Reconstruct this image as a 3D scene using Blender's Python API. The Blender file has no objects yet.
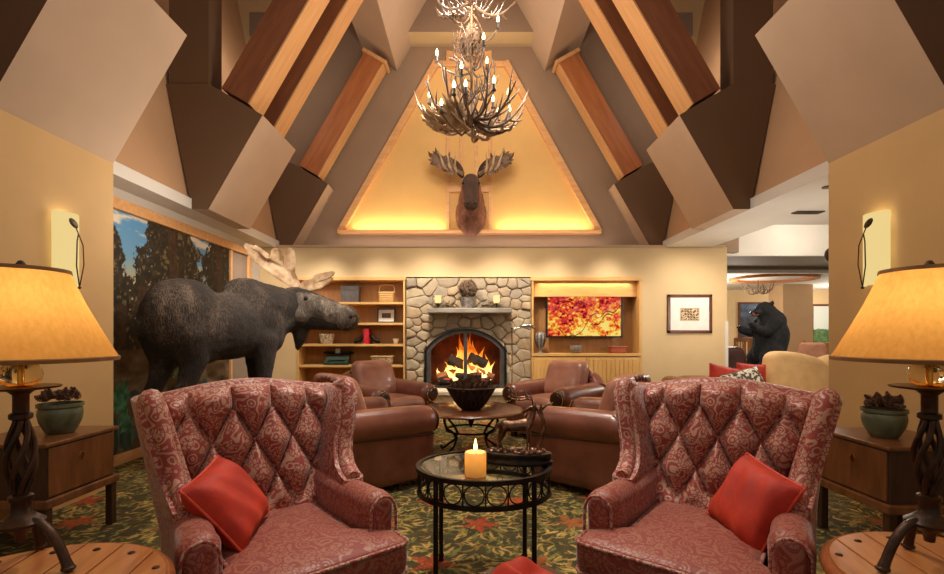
import bpy, bmesh, math, random
import numpy as np
from mathutils import Vector, Matrix, Euler
random.seed(7)
C = bpy.context.scene.collection
PI = math.pi
F, CX, HY, CH = 470.0, 471.0, 335.0, 1.25
def P(px, py, d): return Vector(((px-CX)*d/F, d, CH+(HY-py)*d/F))
def PX(px, d): return (px-CX)*d/F
def PZ(py, d): return CH+(HY-py)*d/F
def lin(c):
    return tuple(((v/255)/12.92 if v/255 <= .04045 else ((v/255+.055)/1.055)**2.4) for v in c)
def V(*a): return Vector(a)

# ---------------------------------------------------------------- mesh builder
class B:
    def __init__(s): s.v = []; s.f = []; s.m = []
    def add(s, vs, fs, m=0, T=None):
        o = len(s.v)
        for p in vs:
            p = Vector(p)
            s.v.append(T @ p if T is not None else p)
        for f in fs: s.f.append([i+o for i in f]); s.m.append(m)
        return s
    def box(s, x0, x1, y0, y1, z0, z1, m=0, T=None):
        vs = [(x,y,z) for x in (x0,x1) for y in (y0,y1) for z in (z0,z1)]
        fs = [(0,1,3,2),(4,6,7,5),(0,4,5,1),(2,3,7,6),(0,2,6,4),(1,5,7,3)]
        return s.add(vs, fs, m, T)
    def rbox(s, c, size, r, n=6, f=None, m=0, T=None):
        """rounded box: a gridded cube pushed out from an inner box"""
        hx, hy, hz = [q/2 for q in size]; c = Vector(c)
        r = min(r, hx, hy, hz)
        idx = {}; vs = []; fs = []
        def pos(a):
            d = [a[0]/n*2-1, a[1]/n*2-1, a[2]/n*2-1]
            out = []
            q = []
            for k, h in enumerate((hx,hy,hz)):
                # more samples near the edges
                t = math.copysign(abs(d[k])**.6, d[k])
                q.append(t*h)
            inner = [max(-(h-r), min(h-r, x)) for x, h in zip(q, (hx,hy,hz))]
            dv = Vector([x-i for x, i in zip(q, inner)])
            if dv.length > 1e-9: dv = dv.normalized()*r
            p = Vector(inner)+dv
            return p
        def vid(a):
            if a not in idx:
                p = pos(a)
                if f: p = Vector(f(p))
                idx[a] = len(vs); vs.append(p+c)
            return idx[a]
        for ax in range(3):
            for side in (0, n):
                for i in range(n):
                    for j in range(n):
                        q = []
                        for (u, w) in ((i,j),(i+1,j),(i+1,j+1),(i,j+1)):
                            a = [0,0,0]; a[ax] = side; a[(ax+1)%3] = u; a[(ax+2)%3] = w
                            q.append(vid(tuple(a)))
                        if side == 0: q.reverse()
                        fs.append(q)
        return s.add(vs, fs, m, T)
    def tube(s, pts, rad, n=8, cap=True, m=0, T=None, flat=1.0, closed=False):
        pts = [Vector(p) for p in pts]
        k = len(pts)
        if not hasattr(rad, '__len__'): rad = [rad]*k
        vs = []; fs = []; up = None
        for i, p in enumerate(pts):
            if closed: t = pts[(i+1)%k]-pts[i-1]
            else: t = pts[min(i+1,k-1)]-pts[max(i-1,0)]
            if t.length < 1e-9: t = Vector((0,0,1))
            t.normalize()
            if up is None:
                up = Vector((0,0,1)) if abs(t.z) < .9 else Vector((1,0,0))
            a = t.cross(up)
            if a.length < 1e-6: a = t.orthogonal()
            a.normalize(); b = a.cross(t).normalized(); up = b
            for j in range(n):
                th = 2*PI*j/n
                vs.append(p + a*math.cos(th)*rad[i] + b*math.sin(th)*rad[i]*flat)
        R = k if closed else k-1
        for i in range(R):
            for j in range(n):
                i2 = (i+1)%k
                fs.append((i*n+j, i*n+(j+1)%n, i2*n+(j+1)%n, i2*n+j))
        if cap and not closed:
            fs.append(list(range(n))[::-1]); fs.append([(k-1)*n+j for j in range(n)])
        return s.add(vs, fs, m, T)
    def lathe(s, prof, n=24, c=(0,0,0), m=0, T=None, f=None, closed=False):
        vs = []; fs = []; k = len(prof)
        for (r, z) in prof:
            for j in range(n):
                th = 2*PI*j/n
                p = Vector((r*math.cos(th), r*math.sin(th), z))
                if f: p = Vector(f(p))
                vs.append(p+Vector(c))
        R = k if closed else k-1
        for i in range(R):
            for j in range(n):
                i2 = (i+1)%k
                fs.append((i*n+j, i*n+(j+1)%n, i2*n+(j+1)%n, i2*n+j))
        if not closed:
            if prof[0][0] > 1e-6: fs.append(list(range(n))[::-1])
            if prof[-1][0] > 1e-6: fs.append([(k-1)*n+j for j in range(n)])
        return s.add(vs, fs, m, T)
    def prism(s, poly, axis, a, b, m=0, T=None, mside=None):
        k = len(poly)
        def mk(p, t):
            return {'x': (t,p[0],p[1]), 'y': (p[0],t,p[1]), 'z': (p[0],p[1],t)}[axis]
        vs = [mk(p, a) for p in poly]+[mk(p, b) for p in poly]
        s.add(vs, [list(range(k))[::-1], list(range(k,2*k))], m, T)
        o = len(s.v)-2*k
        for i in range(k):
            s.f.append([o+i, o+(i+1)%k, o+k+(i+1)%k, o+k+i])
            s.m.append(m if mside is None else (mside[i] if hasattr(mside,'__len__') else mside))
        return s
    def ell(s, c, r, n=16, m=0, T=None, R=None):
        if not hasattr(r, '__len__'): r = (r,r,r)
        vs = []; fs = []; h = max(4, n//2)
        c = Vector(c)
        for i in range(h+1):
            ph = PI*i/h
            for j in range(n):
                th = 2*PI*j/n
                p = Vector((r[0]*math.sin(ph)*math.cos(th), r[1]*math.sin(ph)*math.sin(th), r[2]*math.cos(ph)))
                if R is not None: p = R @ p
                vs.append(p+c)
        for i in range(h):
            for j in range(n):
                fs.append((i*n+j, (i+1)*n+j, (i+1)*n+(j+1)%n, i*n+(j+1)%n))
        return s.add(vs, fs, m, T)
    def cap(s, p0, p1, r0, r1, n=12, m=0, T=None):
        p0 = Vector(p0); p1 = Vector(p1); d = (p1-p0)
        L = d.length; t = d.normalized()
        pts = []; rr = []
        for k in range(5):
            a = PI/2*(1-k/4.0); pts.append(p0-t*r0*math.sin(a)); rr.append(max(r0*math.cos(a), .0008))
        for k in range(5):
            a = PI/2*k/4.0; pts.append(p1+t*r1*math.sin(a)); rr.append(max(r1*math.cos(a), .0008))
        return s.tube(pts, rr, n, True, m, T)
    def chain(s, pts, n=12, m=0, T=None):
        for (a, ra), (b, rb) in zip(pts[:-1], pts[1:]): s.cap(a, b, ra, rb, n, m, T)
        return s
    def cushion(s, outline, z0, th, edge=.05, crown=.02, m=0, T=None, rings=8):
        """stuffed cushion from a star-shaped outline in x,y"""
        k = len(outline); cx = sum(p[0] for p in outline)/k; cy = sum(p[1] for p in outline)/k
        vs = []; fs = []
        prof = []
        for i in range(7):
            a = -PI/2+PI*i/6; prof.append((1-edge*(1-math.cos(a)), th/2*math.sin(a)))
        inner = []
        for i in range(1, rings+1):
            q = 1-i/rings; inner.append((q*(1-edge), th/2+crown*(1-q*q)))
        full = [(q, -z if i == 0 else -z) for i, (q, z) in enumerate(reversed(inner))][::1]
        full = [(q, -z) for (q, z) in reversed(inner)]+prof+inner
        full = [(max(q,.01), z) for q, z in full]
        for (q, z) in full:
            for p in outline: vs.append((cx+(p[0]-cx)*q, cy+(p[1]-cy)*q, z0+z))
        for i in range(len(full)-1):
            for j in range(k):
                fs.append((i*k+j, i*k+(j+1)%k, (i+1)*k+(j+1)%k, (i+1)*k+j))
        fs.append(list(range(k))[::-1]); fs.append([(len(full)-1)*k+j for j in range(k)])
        return s.add(vs, fs, m, T)
    def grid(s, fn, nu, nv, m=0, T=None, wrap=False):
        vs = [fn(i/nu, j/nv) for j in range(nv+1) for i in range(nu+1)]
        fs = [(j*(nu+1)+i, j*(nu+1)+i+1, (j+1)*(nu+1)+i+1, (j+1)*(nu+1)+i) for j in range(nv) for i in range(nu)]
        return s.add(vs, fs, m, T)

def obj(name, b, mats, parent=None, smooth=40, bevel=0, loc=None, rot=None, seg=2, norm=True):
    me = bpy.data.meshes.new(name)
    me.from_pydata([tuple(p) for p in b.v], [], b.f)
    if not isinstance(mats, (list, tuple)): mats = [mats]
    for m in mats: me.materials.append(m)
    me.polygons.foreach_set('material_index', b.m)
    if norm:
        bm = bmesh.new(); bm.from_mesh(me)
        bmesh.ops.recalc_face_normals(bm, faces=bm.faces); bm.to_mesh(me); bm.free()
    if smooth:
        me.polygons.foreach_set('use_smooth', [True]*len(me.polygons))
        me.set_sharp_from_angle(angle=math.radians(smooth))
    me.update()
    o = bpy.data.objects.new(name, me); C.objects.link(o)
    if parent: o.parent = parent
    if loc is not None: o.location = loc
    if rot is not None: o.rotation_euler = rot
    if bevel:
        md = o.modifiers.new('Bevel', 'BEVEL'); md.width = bevel; md.segments = seg; md.limit_method = 'ANGLE'; md.angle_limit = math.radians(35)
        md.harden_normals = False
    return o
def tag(o, label, cat, group=None, kind=None):
    o['label'] = label; o['category'] = cat
    if group: o['group'] = group
    if kind: o['kind'] = kind
    return o
def thing(name, label, cat, loc=(0,0,0), rz=0, group=None, kind=None):
    o = bpy.data.objects.new(name, None); C.objects.link(o)
    o.empty_display_size = .1
    o.location = loc; o.rotation_euler = (0,0,rz)
    return tag(o, label, cat, group, kind)
def struct(name, b, mats, smooth=0, bevel=0, parent=None):
    o = obj(name, b, mats, parent, smooth, bevel)
    if parent is None: o['kind'] = 'structure'
    return o
def dup(root, loc, rz=None, label=None, group=None, scale=None):
    r = root.copy(); C.objects.link(r); r.location = loc
    if rz is not None: r.rotation_euler = rz if hasattr(rz,'__len__') else (0,0,rz)
    if label: r['label'] = label
    if group: r['group'] = group
    if scale: r.scale = (scale,)*3 if not hasattr(scale,'__len__') else scale
    for ch in list(root.children):
        c = ch.copy(); C.objects.link(c); c.parent = r
        for g in list(ch.children):
            d = g.copy(); C.objects.link(d); d.parent = c
    return r
def lab(o, t): o['label'] = t; return o
def organic(o, voxel, it=6, fac=.5, disp=0, dscale=.1):
    md = o.modifiers.new('Remesh', 'REMESH'); md.mode = 'VOXEL'; md.voxel_size = voxel; md.use_smooth_shade = True
    sm = o.modifiers.new('Smooth', 'SMOOTH'); sm.factor = fac; sm.iterations = it
    if disp:
        tx = bpy.data.textures.new('fur_clumps', 'CLOUDS'); tx.noise_scale = dscale; tx.noise_depth = 3
        dm = o.modifiers.new('Displace', 'DISPLACE'); dm.texture = tx; dm.strength = disp; dm.mid_level = .5
        dm.texture_coords = 'LOCAL'
    return o

# ---------------------------------------------------------------- materials
class N:
    def __init__(s, name):
        s.mat = bpy.data.materials.new(name); s.mat.use_nodes = True
        s.nt = s.mat.node_tree; s.nt.nodes.clear()
        s.out = s.nt.nodes.new('ShaderNodeOutputMaterial')
    def n(s, t, **kw):
        d = s.nt.nodes.new(t)
        for k, v in kw.items(): setattr(d, k, v)
        return d
    def l(s, a, b): s.nt.links.new(a, b)
    def val(s, sock, v):
        if hasattr(v, 'is_linked') or isinstance(v, bpy.types.NodeSocket): s.l(v, sock)
        else: sock.default_value = v
    def math(s, op, a, b=0.0, c=None, clamp=False):
        d = s.n('ShaderNodeMath', operation=op); d.use_clamp = clamp
        s.val(d.inputs[0], a); s.val(d.inputs[1], b)
        if c is not None: s.val(d.inputs[2], c)
        return d.outputs[0]
    def mix(s, f, a, b):
        d = s.n('ShaderNodeMix', data_type='RGBA')
        s.val(d.inputs[0], f)
        for k, q in ((6, a), (7, b)):
            if isinstance(q, (tuple, list)): d.inputs[k].default_value = (*q[:3], 1)
            else: s.l(q, d.inputs[k])
        return d.outputs[2]
    def ramp(s, f, stops, interp='LINEAR'):
        d = s.n('ShaderNodeValToRGB'); s.l(f, d.inputs[0]); cr = d.color_ramp; cr.interpolation = interp
        while len(cr.elements) < len(stops): cr.elements.new(.5)
        for e, (p, c) in zip(cr.elements, stops):
            e.position = p; e.color = (*c, 1) if hasattr(c,'__len__') else (c,c,c,1)
        return d.outputs[0]
    def coord(s, which='Object', scale=(1,1,1), rot=(0,0,0)):
        t = s.n('ShaderNodeTexCoord'); mp = s.n('ShaderNodeMapping')
        mp.inputs['Scale'].default_value = scale; mp.inputs['Rotation'].default_value = rot
        s.l(t.outputs[which], mp.inputs[0]); return mp.outputs[0]
    def noise(s, vec, scale, detail=4, rough=.55, dist=0):
        d = s.n('ShaderNodeTexNoise'); d.inputs['Scale'].default_value = scale; d.inputs['Detail'].default_value = detail
        d.inputs['Roughness'].default_value = rough; d.inputs['Distortion'].default_value = dist
        s.l(vec, d.inputs['Vector']); return d.outputs['Fac'], d.outputs['Color']
    def vor(s, vec, scale, feature='F1', out='Distance'):
        d = s.n('ShaderNodeTexVoronoi', feature=feature); d.inputs['Scale'].default_value = scale
        s.l(vec, d.inputs['Vector']); return d.outputs[out]
    def bump(s, h, strength=.3, dist=.01):
        d = s.n('ShaderNodeBump'); d.inputs['Strength'].default_value = strength; d.inputs['Distance'].default_value = dist
        s.l(h, d.inputs['Height']); return d.outputs[0]
    def bsdf(s, color, rough=.5, metal=0, normal=None, **kw):
        d = s.n('ShaderNodeBsdfPrincipled')
        if isinstance(color, (tuple, list)): d.inputs['Base Color'].default_value = (*color[:3], 1)
        else: s.l(color, d.inputs['Base Color'])
        s.val(d.inputs['Roughness'], rough); s.val(d.inputs['Metallic'], metal)
        if normal is not None: s.l(normal, d.inputs['Normal'])
        for k, v in kw.items():
            k = k.replace('_', ' ').title()
            if isinstance(v, tuple) and len(v) == 3 and k != 'Subsurface Radius': v = (*v, 1)
            s.val(d.inputs[k], v)
        s.l(d.outputs[0], s.out.inputs[0]); s.p = d
        return d
def pm(name, c1, c2=None, scale=6, rough=.5, metal=0, bump=0, bscale=None, stretch=(1,1,1), detail=4, lo=.35, hi=.65, bdist=.01, dist=0, **kw):
    m = N(name); vec = m.coord(scale=stretch)
    f, _ = m.noise(vec, scale, detail, dist=dist)
    c1 = lin(c1); c2 = lin(c2) if c2 else tuple(v*.85 for v in c1)
    col = m.ramp(f, [(lo, c1), (hi, c2)])
    nm = None
    if bump:
        g, _ = m.noise(vec, bscale or scale*4, 5)
        nm = m.bump(g, bump, bdist)
    m.bsdf(col, rough, metal, nm, **kw)
    return m.mat
def emit(name, c, strength):
    m = N(name); e = m.n('ShaderNodeEmission'); e.inputs[0].default_value = (*lin(c), 1); e.inputs[1].default_value = strength
    m.l(e.outputs[0], m.out.inputs[0]); return m.mat
# ---------------------------------------------------------------- material library
M = {}
def paint(k, c, rough=.75, var=.96): M[k] = pm(k+'_paint', c, tuple(v*var for v in c), 1.5, rough, bump=.05, bscale=220, bdist=.002)
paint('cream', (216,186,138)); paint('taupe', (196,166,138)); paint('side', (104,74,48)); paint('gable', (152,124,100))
paint('gold', (226,178,108)); paint('white', (222,214,202)); paint('splay', (196,152,112)); paint('tan', (208,168,112))
paint('far', (224,194,146)); paint('greybeam', (150,130,112)); paint('column', (214,176,134))
def wood(k, c1, c2, rough=.4, stretch=(1,1,8), scale=6, bump=.08, **kw):
    M[k] = pm(k+'_wood', c1, c2, scale, rough, bump=bump, bscale=scale*3, stretch=stretch, detail=6, lo=.3, hi=.7, dist=.6, bdist=.003, **kw)
wood('timber', (226,172,116), (208,150,94), .45, (.6,7,7), 3)
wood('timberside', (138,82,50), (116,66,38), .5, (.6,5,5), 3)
wood('maple', (222,176,108), (206,156,88), .38, (6,6,1), 3)
wood('mapleh', (222,176,108), (206,156,88), .38, (1,6,6), 3)
wood('chest', (136,86,48), (96,58,32), .35, (4,4,1), 4, coat_weight=.2)
wood('chestdark', (74,47,30), (52,33,20), .4, (4,4,1), 4)
wood('plank', (196,128,70), (160,94,46), .38, (1,7,7), 3, coat_weight=.25)
wood('plankedge', (170,96,50), (134,70,34), .35, (5,5,1), 3, coat_weight=.3)
wood('table', (128,76,50), (92,52,34), .28, (5,1,1), 4, coat_weight=.4)
wood('frame', (196,124,66), (160,92,46), .45, (1,6,6), 3)
wood('framev', (196,124,66), (160,92,46), .45, (6,6,1), 3)
wood('picframe', (112,58,34), (84,42,24), .35, (3,3,3), 5)
wood('mantel', (150,140,124), (118,108,94), .6, (1,6,6), 5)
wood('log', (54,38,28), (30,22,18), .9, (1,5,5), 6, .6)
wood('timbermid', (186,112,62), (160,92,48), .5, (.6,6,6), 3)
wood('mapleshade', (180,130,74), (160,112,60), .5, (6,6,1), 3)  # darker maple: niche shade painted into the back panels
wood('rail', (206,138,78), (176,106,54), .4, (4,4,1), 4)
M['leather'] = pm('brown_leather', (136,80,64), (104,58,44), 3.5, .28, bump=.22, bscale=60, detail=5, bdist=.004, coat_weight=.25, coat_roughness=.28)
M['leatherseat'] = pm('worn_leather', (176,122,100), (146,94,74), 4, .34, bump=.22, bscale=50, detail=5, bdist=.004, coat_weight=.15)
M['leatherdark'] = pm('dark_leather', (80,42,32), (56,30,24), 4, .35, bump=.2, bscale=50, coat_weight=.2)
M['velvet'] = pm('red_velvet', (192,48,20), (164,34,12), 8, .7, bump=.12, bscale=140, sheen_weight=.3, sheen_roughness=.4, sheen_tint=lin((255,140,90)))
M['pipe'] = pm('red_cord', (206,70,40), (180,50,28), 30, .6)
M['iron'] = pm('black_iron', (58,48,40), (38,32,28), 20, .45, .75, .2, 60)
M['lampiron'] = pm('bronzed_iron', (84,58,40), (46,34,26), 14, .42, .6, .25, 50)
M['bronze'] = pm('bronze', (150,112,88), (70,48,36), 22, .32, .85, .35, 50)
M['brass'] = pm('brass', (226,176,84), (200,146,60), 10, .22, 1.0)
M['chrome'] = pm('brushed_steel', (200,196,188), (170,166,160), 10, .25, 1.0)
M['pot'] = pm('green_glaze', (108,112,84), (74,80,58), 9, .42, bump=.15, bscale=30, dist=.5)
M['soil'] = pm('dark_soil', (40,28,20), (24,17,12), 30, .95)
M['cone'] = pm('pine_cone_scale', (120,80,52), (62,38,26), 40, .6)
M['conetip'] = pm('pine_cone_dark', (70,46,34), (40,26,20), 40, .55)
M['antler'] = pm('pale_antler', (214,184,146), (160,122,86), 9, .5, bump=.3, bscale=40)
M['antlerdark'] = pm('brown_antler', (126,96,70), (78,56,40), 10, .5, bump=.3, bscale=50)
M['antlertip'] = pm('antler_tip', (190,160,122), (150,116,82), 10, .5)
M['socket'] = pm('candle_sleeve', (70,54,40), (50,38,28), 10, .5)
M['hoof'] = pm('hoof', (30,26,24), (18,16,15), 10, .4)
M['eye'] = pm('glass_eye', (14,10,8), (8,6,5), 4, .08)
M['slate'] = pm('slate_board', (92,84,80), (70,64,62), 8, .6)
M['basket'] = None
M['blackplastic'] = pm('black_plastic', (20,19,19), (14,13,13), 5, .3)
M['redcloth'] = pm('red_book', (206,40,52), (180,30,40), 5, .5)
M['whitecer'] = pm('white_ceramic', (226,216,196), (210,198,176), 8, .3)
M['greenmetal'] = pm('green_enamel', (62,84,66), (42,60,48), 12, .35, .2)
M['paper'] = pm('mat_board', (238,234,226), (230,226,216), 8, .8)
M['print'] = None
M['stonepot'] = pm('stone_pot', (150,138,126), (96,86,78), 18, .8, bump=.4, bscale=30)
M['twig'] = pm('dark_twig', (110,82,58), (72,52,36), 20, .8)
M['leafgreen'] = pm('dry_leaf', (120,104,66), (80,66,42), 20, .7)
M['sofa'] = pm('tan_sofa_cloth', (214,174,118), (198,156,102), 6, .8, bump=.15, bscale=150)
M['sofadark'] = pm('brown_sofa_cloth', (170,128,86), (150,110,72), 6, .8, bump=.15, bscale=150)
M['pinkcloth'] = pm('rose_cloth', (206,150,120), (190,130,100), 10, .8)
M['brick'] = pm('firebrick', (130,58,32), (70,30,18), 5, .85, bump=.3, bscale=12)
M['firebed'] = pm('ash_bed', (50,38,32), (26,20,18), 16, .95, bump=.5, bscale=40)
M['doorsteel'] = pm('dark_grey_steel', (98,94,90), (80,76,72), 8, .38, .6)
M['ceramicgrey'] = pm('grey_bowl_glaze', (150,142,132), (104,96,90), 30, .3)
M['redbasket'] = pm('red_wicker', (190,100,68), (140,66,44), 60, .7, bump=.5, bscale=60)
M['vent'] = pm('vent_bronze', (110,94,72), (90,76,58), 8, .4, .5)
M['rubber'] = pm('black_knob', (36,28,24), (24,20,18), 8, .5)
M['stool'] = pm('weathered_stump', (120,88,60), (88,62,42), 8, .8)
M['railiron'] = pm('dark_rail_iron', (64,44,36), (44,32,26), 8, .5, .4)
# glass
m = N('clear_glass'); g = m.n('ShaderNodeBsdfPrincipled')
g.inputs['Base Color'].default_value = (.93,.97,.94,1); g.inputs['Roughness'].default_value = .02; g.inputs['Transmission Weight'].default_value = 1; g.inputs['IOR'].default_value = 1.45
m.l(g.outputs[0], m.out.inputs[0]); M['glass'] = m.mat
m = N('amber_glass'); g = m.n('ShaderNodeBsdfPrincipled')
g.inputs['Base Color'].default_value = (1,.86,.55,1); g.inputs['Roughness'].default_value = .05; g.inputs['Transmission Weight'].default_value = 1; g.inputs['IOR'].default_value = 1.3
m.l(g.outputs[0], m.out.inputs[0]); M['amber'] = m.mat
# lamp shade: cloth that lets the bulb through
m = N('parchment_shade'); vec = m.coord(scale=(1,1,.35)); f, _ = m.noise(vec, 90, 4)
col = m.ramp(f, [(.3, lin((240,192,112))), (.7, lin((228,176,94)))])
d = m.n('ShaderNodeBsdfDiffuse'); t = m.n('ShaderNodeBsdfTranslucent'); m.l(col, d.inputs[0]); m.l(col, t.inputs[0])
x = m.n('ShaderNodeMixShader'); x.inputs[0].default_value = .62; m.l(d.outputs[0], x.inputs[1]); m.l(t.outputs[0], x.inputs[2]); m.l(x.outputs[0], m.out.inputs[0])
M['shade'] = m.mat
M['shadetrim'] = pm('shade_trim', (150,104,58), (128,86,44), 20, .7)
# candle wax: thin wall lit from the well
m = N('candle_wax'); d = m.n('ShaderNodeBsdfDiffuse'); t = m.n('ShaderNodeBsdfTranslucent')
d.inputs[0].default_value = (*lin((250,228,186)),1); t.inputs[0].default_value = (*lin((255,226,158)),1)
x = m.n('ShaderNodeMixShader'); x.inputs[0].default_value = .6; m.l(d.outputs[0], x.inputs[1]); m.l(t.outputs[0], x.inputs[2]); m.l(x.outputs[0], m.out.inputs[0])
M['wax'] = m.mat
M['sconceglass'] = emit('lit_sconce_glass', (250,220,146), .97)
M['bulb'] = emit('lit_flame_bulb', (255,224,160), 9)
M['flamebulb'] = emit('lit_bulb', (255,214,150), 12)
M['candleflame'] = emit('candle_flame', (255,206,110), 14)
M['votive'] = emit('lit_votive_glass', (255,206,140), 1.6)
M['can'] = emit('lit_downlight', (255,224,180), 6)
# fire: flames are hotter (paler) low down
m = N('fire_flames'); tc = m.n('ShaderNodeTexCoord'); sp = m.n('ShaderNodeSeparateXYZ'); m.l(tc.outputs['Object'], sp.inputs[0])
f, _ = m.noise(tc.outputs['Object'], 7, 3)
h = m.math('ADD', m.math('MULTIPLY', sp.outputs[2], 1.15), m.math('MULTIPLY', m.math('SUBTRACT', f, .5), .8))
col = m.ramp(h, [(.05, lin((255,226,150))), (.4, lin((255,190,80))), (.62, lin((250,130,30))), (.95, lin((200,60,10)))])
e = m.n('ShaderNodeEmission'); m.l(col, e.inputs[0]); m.l(m.ramp(h, [(.1, 2.6), (.9, .8)]), e.inputs[1]); m.l(e.outputs[0], m.out.inputs[0]); M['fire'] = m.mat
# ember glow on logs
m = N('burning_log'); vec = m.coord(scale=(1,5,5)); f, _ = m.noise(vec, 5, 5)
p = m.bsdf(m.ramp(f, [(.3, lin((40,28,22))), (.7, lin((18,14,12)))]), .9, 0, m.bump(f, .8, .02))
m.l(m.ramp(f, [(.56, (0,0,0)), (.7, lin((255,90,20)))]), p.inputs['Emission Color']); p.inputs['Emission Strength'].default_value = .9; M['ember'] = m.mat
m = N('split_log'); vec = m.coord(scale=(1,5,5)); f, _ = m.noise(vec, 5, 5)
p = m.bsdf(m.ramp(f, [(.3, lin((190,120,70))), (.7, lin((120,66,36)))]), .8, 0, m.bump(f, .5, .02)); M['splitlog'] = m.mat
# damask upholstery: silver scrolls woven on dusty red
def damask(name, red=(150,58,48), silver=(196,156,130)):
    m = N(name); vec = m.coord(scale=(1,1,1))
    nf, nc = m.noise(vec, 9, 2)
    add = m.n('ShaderNodeVectorMath', operation='MULTIPLY_ADD'); m.l(nc, add.inputs[0]); add.inputs[1].default_value = (.05,.05,.05); m.l(vec, add.inputs[2])
    w = add.outputs[0]
    d1 = m.vor(w, 22, 'SMOOTH_F1'); 
    ring = m.math('GREATER_THAN', m.math('SINE', m.math('MULTIPLY', d1, 26)), .3)
    d2 = m.vor(w, 58, 'DISTANCE_TO_EDGE')
    leaf = m.math('GREATER_THAN', d2, .10)
    g, _ = m.noise(w, 20, 1)
    zone = m.math('GREATER_THAN', g, .5)
    mask = m.math('MAXIMUM', m.math('MULTIPLY', ring, m.math('SUBTRACT', 1, zone)), m.math('MULTIPLY', leaf, zone))
    e = m.vor(w, 100, 'F1'); mask = m.math('MULTIPLY', mask, m.math('GREATER_THAN', e, .16))
    c = m.mix(m.math('MULTIPLY', mask, .8), lin(red), lin(silver))
    thread, _ = m.noise(vec, 400, 1)
    c = m.mix(m.math('MULTIPLY', thread, .25), c, lin((90,40,34)))
    nm = m.bump(mask, .12, .002)
    m.bsdf(c, m.math('SUBTRACT', .62, m.math('MULTIPLY', mask, .16)), 0, nm, Sheen_Weight=.25, Sheen_Roughness=.4)
    return m.mat
M['damask'] = damask('damask_cloth')
M['damaskseat'] = damask('damask_seat_cloth', (140,56,44), (164,104,80))
# wicker
m = N('honey_wicker'); vec = m.coord(); w = m.n('ShaderNodeTexWave', bands_direction='Z'); w.inputs['Scale'].default_value = 18; w.inputs['Distortion'].default_value = 2; m.l(vec, w.inputs[0])
m.bsdf(m.ramp(w.outputs['Fac'], [(.2, lin((150,100,50))), (.6, lin((224,180,112)))]), .7, 0, m.bump(w.outputs['Fac'], .6, .01)); M['basket'] = m.mat
m = N('pale_wicker'); vec = m.coord(); w = m.n('ShaderNodeTexVoronoi'); w.inputs['Scale'].default_value = 45; m.l(vec, w.inputs[0])
m.bsdf(m.ramp(w.outputs['Distance'], [(.2, lin((232,214,180))), (.7, lin((140,108,74)))]), .7, 0, m.bump(w.outputs['Distance'], .6, .01)); M['palewicker'] = m.mat
# stones: each stone its own tone
m = N('field_stone'); gi = m.n('ShaderNodeNewGeometry'); vec = m.coord()
f, _ = m.noise(vec, 7, 6, .65); f2, _ = m.noise(vec, 30, 4)
base = m.ramp(gi.outputs['Random Per Island'], [(0, lin((188,168,136))), (.2, lin((166,146,120))), (.4, lin((190,168,132))), (.6, lin((150,136,118))), (.8, lin((182,152,114))), (1, lin((160,146,126)))])
c = m.mix(m.math('MULTIPLY', f, .55), base, lin((104,88,70)))
m.bsdf(c, .8, 0, m.bump(m.math('ADD', f, m.math('MULTIPLY', f2, .4)), .7, .03)); M['stone'] = m.mat
M['mortar'] = pm('mortar', (214,198,164), (184,164,130), 14, .95, bump=.4, bscale=40)
M['hearth'] = pm('hearth_stone', (206,194,172), (176,160,134), 5, .8, bump=.3, bscale=20)
M['coarse'] = pm('carpet_field', (96,88,44), (58,56,28), 14, .95)
def vcol(name, rough=.9, emis=0, bump=0):
    m = N(name); a = m.n('ShaderNodeVertexColor'); a.layer_name = 'paint'
    if emis:
        e = m.n('ShaderNodeEmission'); m.l(a.outputs[0], e.inputs[0]); e.inputs[1].default_value = emis; m.l(e.outputs[0], m.out.inputs[0])
    else:
        nm = None
        if bump:
            f, _ = m.noise(m.coord(), 160, 3); nm = m.bump(f, bump, .006)
        m.bsdf(a.outputs[0], rough, 0, nm)
    return m.mat
# numpy value noise
def vnoise(x, y, seed):
    r = np.random.RandomState(seed).rand(256, 256)
    xi = np.floor(x).astype(int); yi = np.floor(y).astype(int); u = x-xi; w = y-yi
    u = u*u*(3-2*u); w = w*w*(3-2*w)
    a = r[xi % 256, yi % 256]; b = r[(xi+1) % 256, yi % 256]; c = r[xi % 256, (yi+1) % 256]; d = r[(xi+1) % 256, (yi+1) % 256]
    return (a*(1-u)+b*u)*(1-w)+(c*(1-u)+d*u)*w
def fbm(x, y, seed, o=5):
    t = 0; a = .5; s = 0
    for k in range(o):
        t = t+a*vnoise(x*2**k+17*k, y*2**k+31*k, seed+k); s += a; a *= .55
    return t/s
def paint_grid(name, us, ws, place, rgb, mat, parent=None):
    """flat mesh on a grid, its colours (0-255) per vertex; place(u, w) -> xyz"""
    nu, nw = len(us), len(ws)
    U, W = np.meshgrid(us, ws)
    co = place(U.ravel(), W.ravel()).astype(np.float32)
    i = np.arange(nu*nw).reshape(nw, nu)
    q = np.stack([i[:-1,:-1], i[:-1,1:], i[1:,1:], i[1:,:-1]], -1).reshape(-1, 4)
    me = bpy.data.meshes.new(name); me.vertices.add(len(co)); me.vertices.foreach_set('co', co.ravel())
    me.loops.add(q.size); me.loops.foreach_set('vertex_index', q.ravel().astype(np.int32))
    me.polygons.add(len(q)); me.polygons.foreach_set('loop_start', np.arange(0, q.size, 4, dtype=np.int32))
    me.update(calc_edges=True)
    a = me.color_attributes.new('paint', 'FLOAT_COLOR', 'POINT')
    c = np.clip(rgb.reshape(-1, 3)/255., 0, 1); c = np.where(c < .04045, c/12.92, ((c+.055)/1.055)**2.4)
    a.data.foreach_set('color', np.concatenate([c, np.ones((len(c),1))], 1).astype(np.float32).ravel())
    me.materials.append(mat); me.validate()
    o = bpy.data.objects.new(name, me); C.objects.link(o)
    if parent: o.parent = parent
    return o

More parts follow.
